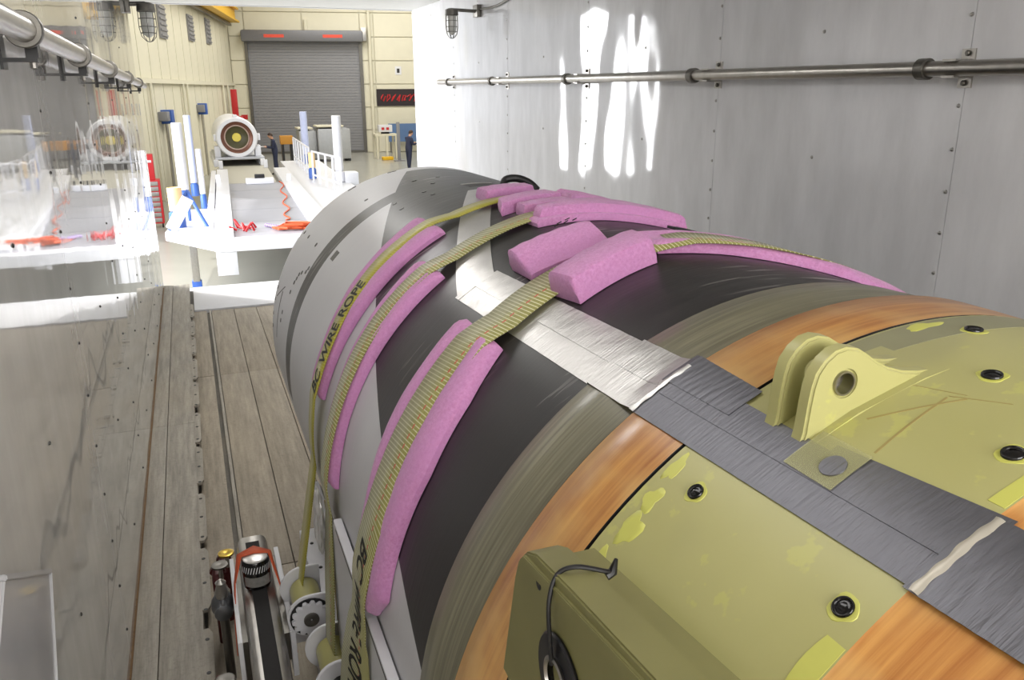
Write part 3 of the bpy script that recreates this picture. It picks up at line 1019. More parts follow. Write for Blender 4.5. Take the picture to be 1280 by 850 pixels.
def letters(text, size, strap_obj, path, s0, s1, reverse=False, vshift=0.0, wfrac=1.0, lift=0.0032):
    cu = bpy.data.curves.new('t', 'FONT')
    cu.body = text
    cu.size = 1.0
    cu.align_x = 'LEFT'
    cu.shear = 0.15
    cu.offset = 0.02
    cu.space_word = 1.3
    ob = bpy.data.objects.new('t', cu)
    COL.objects.link(ob)
    dg = bpy.context.evaluated_depsgraph_get()
    me = bpy.data.meshes.new_from_object(ob.evaluated_get(dg))
    bpy.data.objects.remove(ob)
    xs_ = [v.co.x for v in me.vertices]
    ys_ = [v.co.y for v in me.vertices]
    xa, xb, ya, yb = min(xs_), max(xs_), min(ys_), max(ys_)
    bm = bmesh.new()
    bm.from_mesh(me)
    bmesh.ops.triangulate(bm, faces=bm.faces[:])
    for _ in range(2):
        bmesh.ops.subdivide_edges(bm, edges=[e for e in bm.edges if e.calc_length() > 0.12], cuts=1)
        bmesh.ops.triangulate(bm, faces=bm.faces[:])
    bm.to_mesh(me)
    bm.free()
    cum = [0.0]
    for i in range(1, len(path)):
        cum.append(cum[-1] + (path[i][0] - path[i - 1][0]).length)
    for v in me.vertices:
        s = s0 + (s1 - s0) * (v.co.x - xa) / (xb - xa)
        t_ = ((v.co.y - ya) / (yb - ya) - 0.5) * size * (-1 if reverse else 1)
        k = 0
        while k < len(cum) - 2 and cum[k + 1] < s:
            k += 1
        w_ = (s - cum[k]) / (cum[k + 1] - cum[k])
        p = path[k][0].lerp(path[k + 1][0], w_)
        ac = path[k][1].lerp(path[k + 1][1], w_).normalized()
        ou = path[k][2].lerp(path[k + 1][2], w_).normalized()
        v.co = p + ac * (t_ + vshift) + ou * lift
    me.materials.clear()
    return link('lettering', me, M_LETTER, strap_obj)


def make_strap(label, path, width, mat):
    v, f, uv = sweep(path, width)
    return tag(mesh('webbing_strap', v, f, mat, None, smooth='all', uvs=uv), label, 'strap')


# strap A: farthest, plain yellow with print on its lower pad
tA = [(-90, 2.02), (-70, 2.015), (-60, 2.035), (-50, 2.068), (-40, 2.09), (-25, 2.10), (-10, 2.11), (0, 2.10), (17, 2.03), (60, 1.90)]
rA = [(-90, R0 + 0.012), (-78, R0 + 0.022), (-74, R0 + 0.0275), (-55, R0 + 0.0265), (-48, R0 + 0.0235), (-26, R0 + 0.0235), (-20, R0 + 0.010), (60, R0 + 0.018)]
pA = strap_path([Vector((0.152, 2.06, -1.345))], tA, rA, -90, 60, 0.05)
sA = make_strap('farthest strap, bright yellow with black print, rising from the ratchet drum', pA, 0.080, M_STRAP)
cumA = 0.0
letters('BC WIRE ROPE', 0.056, sA, pA, 0.415 + 0.20, 0.415 + 0.20 + 0.315, reverse=True)
# strap B
tB = [(-90, 1.74), (-72, 1.752), (-60, 1.77), (-50, 1.79), (-35, 1.795), (-24, 1.80), (-14, 1.815), (-8, 1.825), (2, 1.79), (17, 1.70), (60, 1.60)]
rB = [(-90, R0 + 0.018), (-84, R0 + 0.0275), (-58, R0 + 0.0265), (-50, R0 + 0.0235), (-36, R0 + 0.0235), (-30, R0 + 0.010), (60, R0 + 0.012)]
pB = strap_path([Vector((0.192, 1.75, -1.345))], tB, rB, -90, 60, 0.08)
make_strap('middle olive yellow strap with pale ribs, dropping to the second winch', pB, 0.086, M_STRAP_W)
# return leg of strap B behind it
vB, fB, uB = sweep([(Vector((0.225, 1.79, -1.34)), Vector((0, 1, 0)), Vector((-1, 0, 0))), (Vector((0.222, 1.80, -1.05)), Vector((0, 1, 0)), Vector((-1, 0, 0))), (Vector((0.216, 1.80, -0.95)), Vector((0, 1, 0)), Vector((-1, 0, 0)))], 0.05)
tag(mesh('webbing_strap', vB, fB, plain('dark_amber_webbing', (140, 112, 26), 0.5), None, uvs=uB), 'narrow amber tail of webbing hanging behind the middle strap', 'strap')
# strap C
tC = [(-90, 1.335), (-80, 1.305), (-72, 1.295), (-50, 1.320), (-38, 1.338), (-26, 1.35), (-16, 1.355), (-8, 1.35), (1, 1.32), (10, 1.27), (18, 1.20), (60, 1.15)]
rC = [(-90, R0 + 0.026), (-84, R0 + 0.030), (-74, R0 + 0.0285), (-64, R0 + 0.0255), (-41, R0 + 0.0255), (-35, R0 + 0.010), (-8, R0 + 0.010), (0, R0 + 0.0215), (60, R0 + 0.0215)]
pC = strap_path([Vector((0.184, 1.42, -1.42)), Vector((0.186, 1.40, -1.25))], tC, rC, -90, 60, 0.32)
sC = make_strap('nearest wide olive strap with white ribs and black print low down', pC, 0.116, M_STRAP_W)
letters('BC WIRE ROPE', 0.055, sC, pC, 0.655, 0.26)

# black webbing hook loop above the far pads and black tail past the pads
tag(tube('lifting_loop', curve_pts([P(4, 2.44, R0), P(5, 2.45, R0 + 0.022), P(8, 2.44, R0 + 0.030), P(11, 2.42, R0 + 0.022), P(13, 2.40, R0 + 0.005)]), 0.012, M_BLACK, None, 10), 'black rubber loop standing on the case crown behind the foam', 'loop')
o = patch('black_tail', lambda u, v: (10 + 30 * u, 1.545 + 0.03 * v, R0 + 0.012), 20, 1, M_BLACK, None, 0.006)
o.location = MC
tag(o, 'black rubber strip emerging from the foam over the right flank', 'strap')

# crumpled tape wad on strap B
V, F = [], []
bm = bmesh.new()
bmesh.ops.create_icosphere(bm, subdivisions=3, radius=1)
for q in bm.verts:
    n_ = 1 + 0.28 * math.sin(7 * q.co.x + 3 * q.co.z) * math.cos(9 * q.co.z) + 0.12 * random.uniform(-1, 1)
    q.co = Vector((q.co.x * 0.012 * n_, q.co.y * 0.020 * n_, q.co.z * 0.075 * (1 + 0.2 * n_)))
me = bpy.data.meshes.new('wad')
bm.to_mesh(me)
bm.free()
o = link('crumpled_tape', me, plain('crumpled_white_tape', (208, 206, 204), 0.35, 0.2, 0.15, 60))
o.location = (0.196, 1.80, -0.99)
tag(o, 'crumpled white tape wad stuck to the edge of middle strap', 'tape')

# ---------------------------------------------------------------- cradle under the motor
cr = thing('motor_cradle', 'white steel cradle and base block holding the motor', 'cradle', (0.3, 1.2, FZ))
prism('side_plate', [(0.25, -1.0), (1.66, -0.93), (1.74, -0.97), (1.74, -1.64), (0.25, -1.64)], 'X', 0.214, 0.226, M_WHITE, cr, 0.002)
prism('top_flange', [(0.25, -0.955), (1.66, -0.915), (1.66, -0.924), (0.25, -0.964)], 'X', 0.211, 0.229, M_WHITE, cr, 0.001)
prism('seam_strip', [(0.25, -0.965), (1.64, -0.926), (1.64, -0.934), (0.25, -0.973)], 'X', 0.2115, 0.2145, M_BLACK, cr)
box('base_block', 0.205, 0.50, 1.80, 2.50, -1.66, -1.395, M_WHITE, cr, 0.004)
box('cross_beam', 0.06, 1.6, 2.08, 2.13, -1.52, -1.42, M_WHITE, cr, 0.004)
box('cross_beam', 0.226, 1.5, 0.6, 0.72, -1.74, -1.6, M_WHITE, cr, 0.004)
box('base_frame', 0.20, 0.34, 0.3, 2.45, PZ + 0.002, -1.64, M_WHITE, cr, 0.004)
box('base_frame', 1.40, 1.54, 0.3, 2.45, PZ + 0.002, -1.52, M_WHITE, cr, 0.004)
for x, y in ((0.232, 2.40), (0.238, 2.25)):
    lathe('bolt', [(0.006, 0), (0.005, 0.003)], (x, y, -1.395), M_SCREW, cr, 'Z', 8)
# curved shell under the case
V, F = [], []
n = 40
for y in (0.55, 2.3):
    for k in range(n + 1):
        a = math.radians(-108 - 144 * k / n)
        V.append((MC.x + 0.642 * math.sin(a), y, MC.z + 0.642 * math.cos(a)))
        V.append((MC.x + 0.66 * math.sin(a), y, MC.z + 0.66 * math.cos(a)))
m = 2 * (n + 1)
for k in range(n):
    a = 2 * k
    F += [(a, a + 2, m + a + 2, m + a), (a + 1, m + a + 1, m + a + 3, a + 3), (a, a + 1, a + 3, a + 2), (m + a, m + a + 2, m + a + 3, m + a + 1)]
F += [(0, m, m + 1, 1), (2 * n, 2 * n + 1, m + 2 * n + 1, m + 2 * n)]
mesh('saddle_shell', V, F, M_WHITE, cr, smooth=True)
local(cr)


def round_plate(name, cx, cz, r, x_end, y0, y1, mat, parent, zdrop=0.0):
    poly = [(x_end, cz + r)]
    for k in range(17):
        a = PI / 2 + PI * k / 16
        poly.append((cx + r * math.cos(a), cz + r * math.sin(a)))
    poly.append((x_end, cz - r - zdrop))
    return prism(name, poly, 'Y', y0, y1, mat, parent, 0.0015)


def winch(x, y0, y1, z, label, toothed, xe):
    t = thing('strap_winch', label, 'winch', (x, y0, z), 'winches beside the cradle')
    round_plate('side_plate', x, z, 0.060, xe, y0, y0 + 0.010, M_WHITE, t)
    round_plate('side_plate', x, z, 0.064, xe, y1, y1 + 0.010, M_WHITE, t)
    lathe('drum', [(0.022, y0 - y0 + 0.01), (0.022, y1 - y0)], (x, y0, z), M_STEEL_D, t, 'Y', 20, False)
    lathe('wound_webbing', [(0.024, 0.022), (0.040, 0.022), (0.040, y1 - y0 - 0.014), (0.024, y1 - y0 - 0.014)], (x, y0, z), M_STRAP, t, 'Y', 28, False)
    if toothed:
        poly = []
        for k in range(14):
            a = 2 * PI * k / 14
            for da, rr2 in ((0.0, 0.050), (0.16, 0.050), (0.30, 0.041)):
                poly.append((x + rr2 * math.cos(a + da), z + rr2 * math.sin(a + da)))
        prism('ratchet_backing', [(x + 0.054 * math.cos(2 * PI * k / 24), z + 0.054 * math.sin(2 * PI * k / 24)) for k in range(24)], 'Y', y0 - 0.004, y0, M_BLACK, t)
        prism('ratchet_wheel', poly, 'Y', y0 - 0.016, y0 - 0.004, M_WHITE, t, 0.001)
        lathe('hub', [(0.020, -0.016), (0.020, -0.020), (0.014, -0.022), (0.002, -0.018)], (x, y0, z), M_STEEL_D, t, 'Y', 20, False)
    else:
        lathe('hub', [(0.022, 0), (0.022, -0.02), (0.016, -0.024), (0.016, -0.05), (0.010, -0.054), (0.001, -0.05)], (x, y0, z), M_BLACK, t, 'Y', 16, False)
        lathe('collar', [(0.017, -0.028), (0.021, -0.028), (0.021, -0.034), (0.017, -0.034)], (x, y0, z), M_STEEL, t, 'Y', 16, False)
    local(t)
    return t


winch(0.168, 1.93, 2.07, -1.335, 'white strap winch with toothed ratchet wheel, farthest of three', True, 0.214)
winch(0.200, 1.655, 1.80, -1.345, 'white strap winch with black hub below the middle strap', False, 0.30)
winch(0.205, 1.33, 1.48, -1.42, 'white strap winch below the nearest strap at frame bottom', False, 0.30)

# ---------------------------------------------------------------- beam with grip tape, can and tie strap
bx0, bx1, bz = 0.012, 0.092, -1.35
beam = thing('roller_beam', 'silver beam with black grip strip beside the cradle', 'beam', (0.05, 1.5, FZ))
prof = [(bx0, bz - 0.10), (bx0 - 0.006, bz - 0.03), (bx0, bz - 0.008), (bx0 + 0.012, bz), (bx1 - 0.012, bz), (bx1, bz - 0.008), (bx1 + 0.006, bz - 0.03), (bx1, bz - 0.10)]
prism('beam_body', prof, 'Y', 0.2, 2.44, M_STEEL, beam, 0.003)
box('grip_strip', bx0 + 0.020, bx1 - 0.020, 0.22, 2.40, bz, bz + 0.0015, M_GRIP, beam)
box('cheek_plate', bx0 - 0.032, bx0 - 0.020, 1.93, 2.36, bz - 0.16, bz - 0.02, M_WHITE, beam, 0.002)
box('cheek_plate', bx1 + 0.020, bx1 + 0.034, 1.93, 2.38, bz - 0.16, bz - 0.02, M_WHITE, beam, 0.002)
box('side_fill', bx0 - 0.020, bx0 - 0.004, 1.95, 2.36, bz - 0.12, bz - 0.035, M_STEEL_D, beam)
box('side_fill', bx1 + 0.004, bx1 + 0.020, 1.95, 2.36, bz - 0.12, bz - 0.035, M_STEEL_D, beam)
box('support_leg', bx0 - 0.02, bx1 + 0.02, 2.05, 2.25, PZ + 0.002, bz - 0.10, M_STEEL_D, beam, 0.004)
box('support_leg', bx0, bx1, 0.5, 0.6, PZ + 0.002, bz - 0.10, M_STEEL_D, beam, 0.004)
local(beam)

cx_, cy_ = 0.05, 2.16
can = thing('round_can', 'black ribbed round can with grey label strapped on silver beam', 'can', (cx_, cy_, bz))
lathe('can_body', [(0.036, 0.002), (0.038, 0.004), (0.038, 0.082), (0.036, 0.085)], (cx_, cy_, bz), M_BLACKG, can, 'Z', 40)
lathe('can_lid', [(0.034, 0.085), (0.034, 0.087), (0.030, 0.089), (0.004, 0.089)], (cx_, cy_, bz), plain('foil_lid', (215, 212, 208), 0.3, 0.6, 0.1, 60), can, 'Z', 40)
lbl = []
for k in range(13):
    a0 = math.radians(-150 + 120 * k / 12)
    lbl.append(a0)
V, F = [], []
for a in lbl:
    for z in (0.012, 0.042):
        V.append((cx_ + 0.0385 * math.cos(a), cy_ + 0.0385 * math.sin(a), bz + z))
for k in range(12):
    F.append((2 * k, 2 * k + 2, 2 * k + 3, 2 * k + 1))
mesh('paper_label', V, F, plain('grey_label', (150, 148, 144), 0.5, 0, 0.3, 120), can, smooth='all')
for k in range(14):
    a = math.radians(-165 + 150 * k / 13)
    b = a + 0.10
    V = [(cx_ + 0.0387 * math.cos(q), cy_ + 0.0387 * math.sin(q), bz + z) for q, z in ((a, 0.054), (a + 0.07, 0.054), (b + 0.12, 0.074), (b + 0.05, 0.074))]
    mesh('white_stripe', V, [(0, 1, 2, 3)], M_WHITE, can)
local(can)
ty = [(-0.026, 2.06, -1.50), (-0.024, 2.10, -1.44), (-0.012, 2.155, -1.33), (0.008, 2.185, -1.264), (0.05, 2.195, -1.258), (0.092, 2.185, -1.268), (0.112, 2.14, -1.36), (0.130, 2.04, -1.46), (0.132, 2.02, -1.50)]
ty = [Vector(p) for p in ty]
pth = []
for i, p in enumerate(ty):
    a, b = ty[max(0, i - 1)], ty[min(len(ty) - 1, i + 1)]
    t_ = (b - a).normalized()
    ac = t_.cross(Vector((0, 0, 1)) if abs(t_.z) < 0.7 else Vector((1 if t_.z < 0 else -1, 0, 0))).normalized()
    ac = Vector((0, 1, 0)) - t_ * t_.y
    ac.normalize()
    pth.append((p, ac, ac.cross(t_).normalized()))
v, f, uv = sweep(pth, 0.042, 0.002)
tag(mesh('tie_strap', v, f, M_ORANGE, None, smooth='all', uvs=uv), 'orange webbing tie over the black can and down both sides', 'strap')

# pipe fittings and valves beside the ledge
M_VRED = plain('dark_red_valve_paint', (88, 26, 26), 0.35, 0.2, 0.2, 40)
M_BRASS = plain('brass', (190, 160, 70), 0.3, 0.9)


def valve(x, y, z, label, kind):
    t = thing('pipe_valve', label, 'valve', (x, y, PZ))
    if kind == 0:
        lathe('valve_body', [(0.012, -0.05), (0.026, -0.045), (0.026, -0.02), (0.034, -0.01), (0.034, 0.02), (0.024, 0.03), (0.024, 0.05), (0.012, 0.055)], (x, y, z), plain('grey_cast_metal', (120, 122, 126), 0.35, 0.8), t, 'Y', 20)
        lathe('bonnet', [(0.016, 0), (0.020, 0.03), (0.014, 0.05), (0.016, 0.06), (0.004, 0.07)], (x, y, z + 0.02), M_STEEL, t, 'Z', 14)
        tube('stem_pipe', [(x, y + 0.04, z), (x, y + 0.10, z)], 0.018, M_VRED, t)
        lathe('pipe_nut', [(0.024, 0), (0.024, 0.02)], (x, y + 0.06, z), M_STEEL, t, 'Y', 6)
        tube('drain_pipe', [(x, y - 0.02, z - 0.02), (x, y - 0.02, PZ)], 0.014, M_STEEL_D, t)
    else:
        tube('elbow', [(x, y + 0.06, z), (x, y + 0.01, z), (x, y, z - 0.01), (x, y, PZ)], 0.018, M_VRED, t)
        lathe('pipe_nut', [(0.025, 0), (0.025, 0.018)], (x, y + 0.05, z), M_VRED, t, 'Y', 6)
        lathe('handwheel', [(0.020, 0), (0.026, 0.004), (0.026, 0.010), (0.018, 0.012), (0.006, 0.008)], (x + 0.01, y, z + 0.045), M_BRASS if kind == 2 else M_STEEL_D, t, 'Z', 16)
        tube('stem', [(x + 0.01, y, z), (x + 0.01, y, z + 0.05)], 0.007, M_STEEL, t, 8)
    local(t)


valve(-0.052, 2.32, -1.50, 'grey cast pipe valve with steel bonnet left of the silver beam', 0)
valve(-0.062, 2.50, -1.52, 'dark red pipe elbow with steel handwheel behind the grey valve', 1)
valve(-0.040, 2.62, -1.55, 'dark red pipe elbow with brass yellow handwheel, farthest of the valves', 2)
valve(-0.072, 1.98, -1.56, 'dark red pipe elbow alone near the bottom frame edge', 1)

# white plastic bin against the left wall
bn_ = thing('plastic_bin', 'white glossy plastic bin tipped against the left wall at bottom corner', 'bin', (XL, 1.3, -1.1))
M_TOTE = plain('glossy_white_plastic', (190, 190, 192), 0.2, 0, 0.05, 6, 0.3)
prism('bin_body', [(1.262, -0.695), (1.540, -0.852), (1.428, -1.015), (1.26, -1.34), (0.90, -1.15), (1.08, -0.80)], 'X', XL + 0.001, XL + 0.016, M_TOTE, bn_, 0.003)
prism('bin_rim', [(1.262, -0.687), (1.552, -0.849), (1.546, -0.858), (1.262, -0.698)], 'X', XL + 0.001, XL + 0.019, M_TOTE, bn_, 0.002)
prism('bin_rim', [(1.552, -0.849), (1.438, -1.015), (1.431, -1.010), (1.544, -0.852)], 'X', XL + 0.001, XL + 0.019, M_TOTE, bn_, 0.002)
local(bn_)

# ---------------------------------------------------------------- hangar
apron = struct(box('floor_1', -60, 60, -25, 90, HFZ - 0.2, HFZ, M_HFLOOR))


def H(e1_, e2_, z):
    return HO + HE1 * e1_ + HE2 * e2_ + Vector((0, 0, z))


def hbox(name, a0, a1, b0, b1, z0, z1, mat, parent=None, bev=0.0):
    v, f = boxg(a0, a1, b0, b1, z0, z1, bev)
    v = [tuple(H(*p)) for p in v]
    return mesh(name, v, f, mat, parent, smooth=bev > 0)


HZ = 7.0
wb = struct(hbox('wall_far', -0.4, 18, -0.4, -0.09, HFZ, HZ, M_HWALL))
colsb = [0, 0.85, 3.9, 7.0, 7.75, 10.2, 12.6, 15.2, 18]
rows = [HFZ + 1.25 * k for k in range(9)]
for a, b in zip(colsb[:-1], colsb[1:]):
    for c, d in zip(rows[:-1], rows[1:]):
        if a >= 0.85 and b <= 7.0 and d < 2.8:
            continue
        hbox('siding_panel', a + 0.03, b - 0.03, -0.09, 0.0, c + 0.025, min(d, HZ) - 0.025, M_HWALL, wb)
wlh = struct(hbox('wall_side', -0.4, -0.09, 0, 27, HFZ, HZ, M_HWALL))
for k in range(18):
    hbox('siding_panel', -0.09, 0.0, 1.5 * k + 0.04, 1.5 * k + 1.46, HFZ, 0.2, M_HWALL, wlh)
    hbox('siding_panel', -0.09, -0.01, 1.5 * k + 0.04, 1.5 * k + 1.46, 0.35, HZ, M_HWALL, wlh)
hbox('ledge', -0.09, 0.12, 0, 27, 0.2, 0.34, M_HWALL, wlh)
wrh = struct(hbox('wall_side_right', 17.6, 18, 0, 27, HFZ, HZ, M_HWALL))
for k in range(9):
    hbox('siding_panel', 17.5, 17.6, 3 * k + 0.04, 3 * k + 2.96, HFZ, HZ, M_HWALL, wrh)
struct(hbox('ceiling_1', -0.4, 18, -0.4, 30.5, HZ, HZ + 0.3, M_HWALL))
# louvres and boxes on the side wall
for b, z0, z1 in ((6.5, 2.0, 3.1), (11.0, 1.9, 2.9), (16.5, 1.7, 2.8)):
    lv = hbox('louvre', 0.0, 0.06, b, b + 1.1, z0, z1, M_SHUTTER)
    tag(lv, {6.5: 'grey louvre high on the cream side wall nearest the far corner', 11.0: 'grey louvre high on the cream side wall, middle of three', 16.5: 'grey louvre high on side wall nearest the lamp'}[b], 'louvre', 'wall louvres')
    for k in range(6):
        z = z0 + 0.1 + k * (z1 - z0 - 0.2) / 5
        hbox('slat', 0.06, 0.10, b + 0.05, b + 1.05, z - 0.03, z + 0.03, M_SHUTTER, lv)
for b, z, w_, lb in ((18.5, -1.0, 0.9, 'blue and grey hose reel box on side wall by the trailer edge'), (11.5, -0.9, 0.6, 'small blue and grey box on side wall above the white tubes')):
    t = thing('wall_box', lb, 'wall box', tuple(H(0.1, b, z)))
    hbox('case', 0.0, 0.35, b, b + w_ * 0.5, z - 0.1, z + 0.35, M_BLUE, t, 0.02)
    hbox('reel', 0.0, 0.3, b + w_ * 0.52, b + w_, z, z + 0.3, M_SHUTTER, t, 0.02)
    v, f = tubeg([H(0.15, b + w_ * 0.5, z - 0.1), H(0.15, b + w_ * 0.5, HFZ)], 0.05, 8)
    mesh('down_pipe', v, f, M_STEEL, t, True)
    local(t)
for b, wh in ((3.0, 'nearest the far corner'), (4.6, 'second from the far corner'), (14.2, 'left one of the close pair beside the white tubes'), (15.0, 'right one of the close pair beside the white tubes'), (20.4, 'nearest the trailer')):
    v, f = tubeg([H(0.1, b, 0.2), H(0.1, b, HFZ)], 0.05, 8)
    tag(mesh('wall_pipe', v, f, M_HWALL, None, True), 'cream side wall pipe, ' + wh, 'pipe', 'side wall pipes')
v, f = tubeg([H(7.5, 0.12, HZ), H(7.5, 0.12, HFZ)], 0.09, 8)
tag(mesh('wall_pipe', v, f, M_HWALL, None, True), 'tall cream pipe right of the roller door on the far wall', 'pipe')

# roller door
dr = struct(hbox('door_1', 0.85, 7.0, -0.09, -0.05, HFZ, 2.7, M_SHUTTER))
nsl = 40
for k in range(nsl):
    z = HFZ + 6.2 * k / nsl
    hbox('slat', 0.95, 6.9, -0.05, 0.0 + 0.01 * (k % 2), z + 0.006, z + 6.2 / nsl - 0.006, M_SHUTTER, dr)
hbox('guide_rail', 0.80, 0.95, -0.05, 0.12, HFZ, 2.6, M_STEEL_D, dr)
hbox('guide_rail', 6.9, 7.08, -0.05, 0.12, HFZ, 2.6, M_STEEL_D, dr)
hd = struct(hbox('trim_4', 0.70, 7.15, 0.0, 0.65, 2.45, 3.05, plain('dark_grey_hood', (118, 118, 122), 0.45, 0.2), None, 0.12))
for a in (1.9, 5.0):
    hbox('red_decal', a, a + 1.05, 0.651, 0.656, 2.66, 2.82, plain('red_orange_decal', (225, 80, 60), 0.5), hd)
hbox('bottom_bar', 0.95, 6.9, 0.0, 0.05, HFZ, HFZ + 0.12, M_STEEL_D, dr)
tag(hbox('door_motor', 7.05, 7.35, 0.0, 0.5, 2.5, 3.2, M_STEEL, None, 0.03), 'steel motor box at right end of the roller door hood', 'door motor')
v, f = tubeg([H(4.1, 0.1, 3.05), H(4.1, 0.1, 3.6)], 0.1, 8)
tag(mesh('stub_post', v, f, M_HWALL, None, True), 'short cream stub above the middle of roller door hood', 'post')

# banner, notice, blue board
bn = hbox('banner', 7.75, 11.2, 0.0, 0.03, -0.95, -0.02, plain('black_banner', (38, 26, 30), 0.6))
tag(bn, 'black banner with red lettering strokes on the far wall', 'banner')
rnd = random.Random(3)
for k in range(9):
    a = 8.0 + k * 0.31
    pts = [H(a + 0.04 * j + 0.10 * math.sin(j * 2.1 + k), 0.04, -0.5 + 0.20 * math.sin(j * 1.7 + k * 1.3)) for j in range(5)]
    v, f = tubeg(pts, 0.035, 5)
    mesh('red_stroke', v, f, M_RED, bn)
nt = hbox('notice', 8.85, 9.2, 0.0, 0.02, 0.75, 1.2, M_WHITE)
tag(nt, 'small white notice with dark mark above the banner', 'notice')
hbox('dark_mark', 8.95, 9.1, 0.02, 0.025, 0.85, 1.08, M_SCREW, nt)
bb = hbox('pin_board', 8.3, 11.6, 0.5, 0.6, -2.9, -1.9, plain('faded_blue_board', (90, 120, 165), 0.6))
tag(bb, 'blue partition board behind the second worker', 'board')
for a in (8.4, 11.5):
    hbox('leg', a - 0.04, a + 0.04, 0.5, 0.6, HFZ, -2.9, M_STEEL_D, bb)
hbox('picture', 10.2, 10.7, 0.6, 0.62, -2.5, -2.0, plain('brown_poster', (120, 84, 84), 0.6), bb)
tag(hbox('red_notice', -0.02 + 0.3, 0.62, 0.0, 0.02, -1.6, -1.35, M_RED), 'tiny red notice on cream wall left of the roller door', 'notice')

# crane runway beam
cb = thing('crane_beam', 'yellow overhead crane runway beam along the side wall', 'crane beam', tuple(H(0.5, 12, 3.8)))
hbox('top_flange', 0.25, 0.75, 0.8, 26, 4.0, 4.08, M_YELLOWP, cb)
hbox('web', 0.45, 0.55, 0.8, 26, 3.45, 4.0, M_YELLOWP, cb)
hbox('bottom_flange', 0.25, 0.75, 0.8, 26, 3.37, 3.45, M_YELLOWP, cb)
hbox('power_track', 0.15, 0.30, 0.6, 26, 3.22, 3.34, M_STEEL_D, cb)
local(cb)
# leaning red jib
rj = thing('red_jib', 'red steel jib post leaning by the far corner above the motor', 'jib', tuple(H(0.6, 2, HFZ)))
v, f = boxg(-0.17, 0.17, -0.17, 0.17, 0, 3.7, 0.02)
for nm, pp, z0, z1 in (('post', (0.62, 4.0), HFZ, -1.3), ('arm', (0.50, 4.0), -1.3, -0.0)):
    hbox(nm, pp[0] - (0.22 if nm == 'post' else 0.14), pp[0] + (0.22 if nm == 'post' else 0.14), pp[1] - 0.15, pp[1] + 0.15, z0, z1, M_RED, rj, 0.02)
local(rj)

# ---- elevated transport deck
DO = Vector((0.24, 13.85, 0))
DF = Vector((0.040, 0.9992, 0)).normalized()
DR = Vector((0.9992, -0.040, 0)).normalized()
DZ = -2.35


def D(a, b, z):
    return DO + DR * a + DF * b + Vector((0, 0, z))


def dbox(name, a0, a1, b0, b1, z0, z1, mat, parent=None, bev=0.0):
    v, f = boxg(a0, a1, b0, b1, z0, z1, bev)
    v = [tuple(D(*p)) for p in v]
    return mesh(name, v, f, mat, parent, smooth=bev > 0)


deck = thing('transport_deck', 'long raised white deck with grey plates leading to the far motor', 'deck', tuple(D(1.5, 8, HFZ)))
for k in range(5):
    dbox('deck_plate', 0.30, 1.63, 0.35 + 1.72 * k + 0.01, 0.35 + 1.72 * (k + 1) - 0.01, DZ - 0.06, DZ, M_MAT, deck)
dbox('deck_plate', 0.05, 1.50, 8.97, 19.5, DZ - 0.06, DZ, plain('beige_grey_plate', (176, 172, 158), 0.5), deck)
dbox('side_rail', 0.0, 0.30, 0.30, 12.5, DZ - 0.20, DZ + 0.07, M_WHITE, deck, 0.01)
dbox('side_rail', -0.16, -0.03, 0.9, 12.5, DZ - 0.20, DZ + 0.04, M_WHITE, deck, 0.01)
dbox('side_rail', 1.63, 2.0, 0.30, 12.5, DZ - 0.20, DZ + 0.07, M_WHITE, deck, 0.01)
dbox('side_walk', 2.05, 3.35, 0.30, 16, DZ - 0.20, DZ - 0.02, M_WHITE, deck, 0.01)
dbox('front_sill', 0.0, 2.9, 0.0, 0.34, DZ - 0.16, DZ + 0.02, M_WHITE, deck, 0.01)
v, f = prismg([(-0.82, 1.35), (0.0, 0.0), (0.0, 4.2), (-0.60, 4.2)], 'Z', DZ - 0.14, DZ)
mesh('side_wing', [tuple(D(*p)) for p in v], f, M_WHITE, deck)
dbox('front_leg', 0.0, 0.32, 0.02, 0.32, DZ - 0.55, DZ - 0.16, M_WHITE, deck, 0.01)
dbox('stop_block', 1.28, 1.42, -0.02, 0.1, DZ - 0.22, DZ - 0.12, M_WHITE, deck, 0.01)
for a, b in ((0.15, 6), (1.4, 6), (0.2, 14), (1.4, 14), (0.2, 18.5), (1.4, 18.5)):
    dbox('leg', a - 0.08, a + 0.08, b - 0.08, b + 0.08, HFZ, DZ - 0.06, M_STEEL_D, deck)
for a, b in ((0.05, 8.9), (1.8, 8.6), (0.12, 13.4), (1.45, 13.4)):
    dbox('guide_pin', a - 0.06, a + 0.06, b - 0.06, b + 0.06, DZ + 0.0, DZ + 0.25, M_WHITE, deck, 0.02)
local(deck)

fp = thing('support_post', 'steel support post with blue foot under the deck wing', 'post', tuple(D(-0.42, 1.4, HFZ)))
for nm, a0, a1, z0, z1, mt in (('post_tube', -0.46, -0.34, HFZ + 0.25, DZ - 0.14, M_STEEL), ('foot', -0.48, -0.32, HFZ + 0.03, HFZ + 0.27, M_BLUE), ('foot_plate', -0.75, -0.05, HFZ, HFZ + 0.04, M_WHITE)):
    dbox(nm, a0, a1, 1.3 if nm != 'foot_plate' else 1.0, 1.45 if nm != 'foot_plate' else 1.8, z0, z1, mt, fp, 0.008)
local(fp)


def sleeve(a, b, z1, r, mat, label, z0=DZ, grp='sleeved posts on the deck'):
    t = thing('sleeved_post', label, 'post', tuple(D(a, b, z0)), grp)
    n = 20
    p = D(a, b, 0)
    lathe('sleeve', [(r, z0 + 0.30), (r * 1.02, z0 + 0.7), (r, z1 - 0.01), (r * 0.9, z1)], (p.x, p.y, 0), mat, t, 'Z', 20)
    lathe('base_collar', [(r * 1.15, z0), (r * 1.15, z0 + 0.25), (r * 0.7, z0 + 0.30)], (p.x, p.y, 0), M_BLUE if mat is not M_WHITE or b < 6 else M_WHITE, t, 'Z', 16)
    local(t)


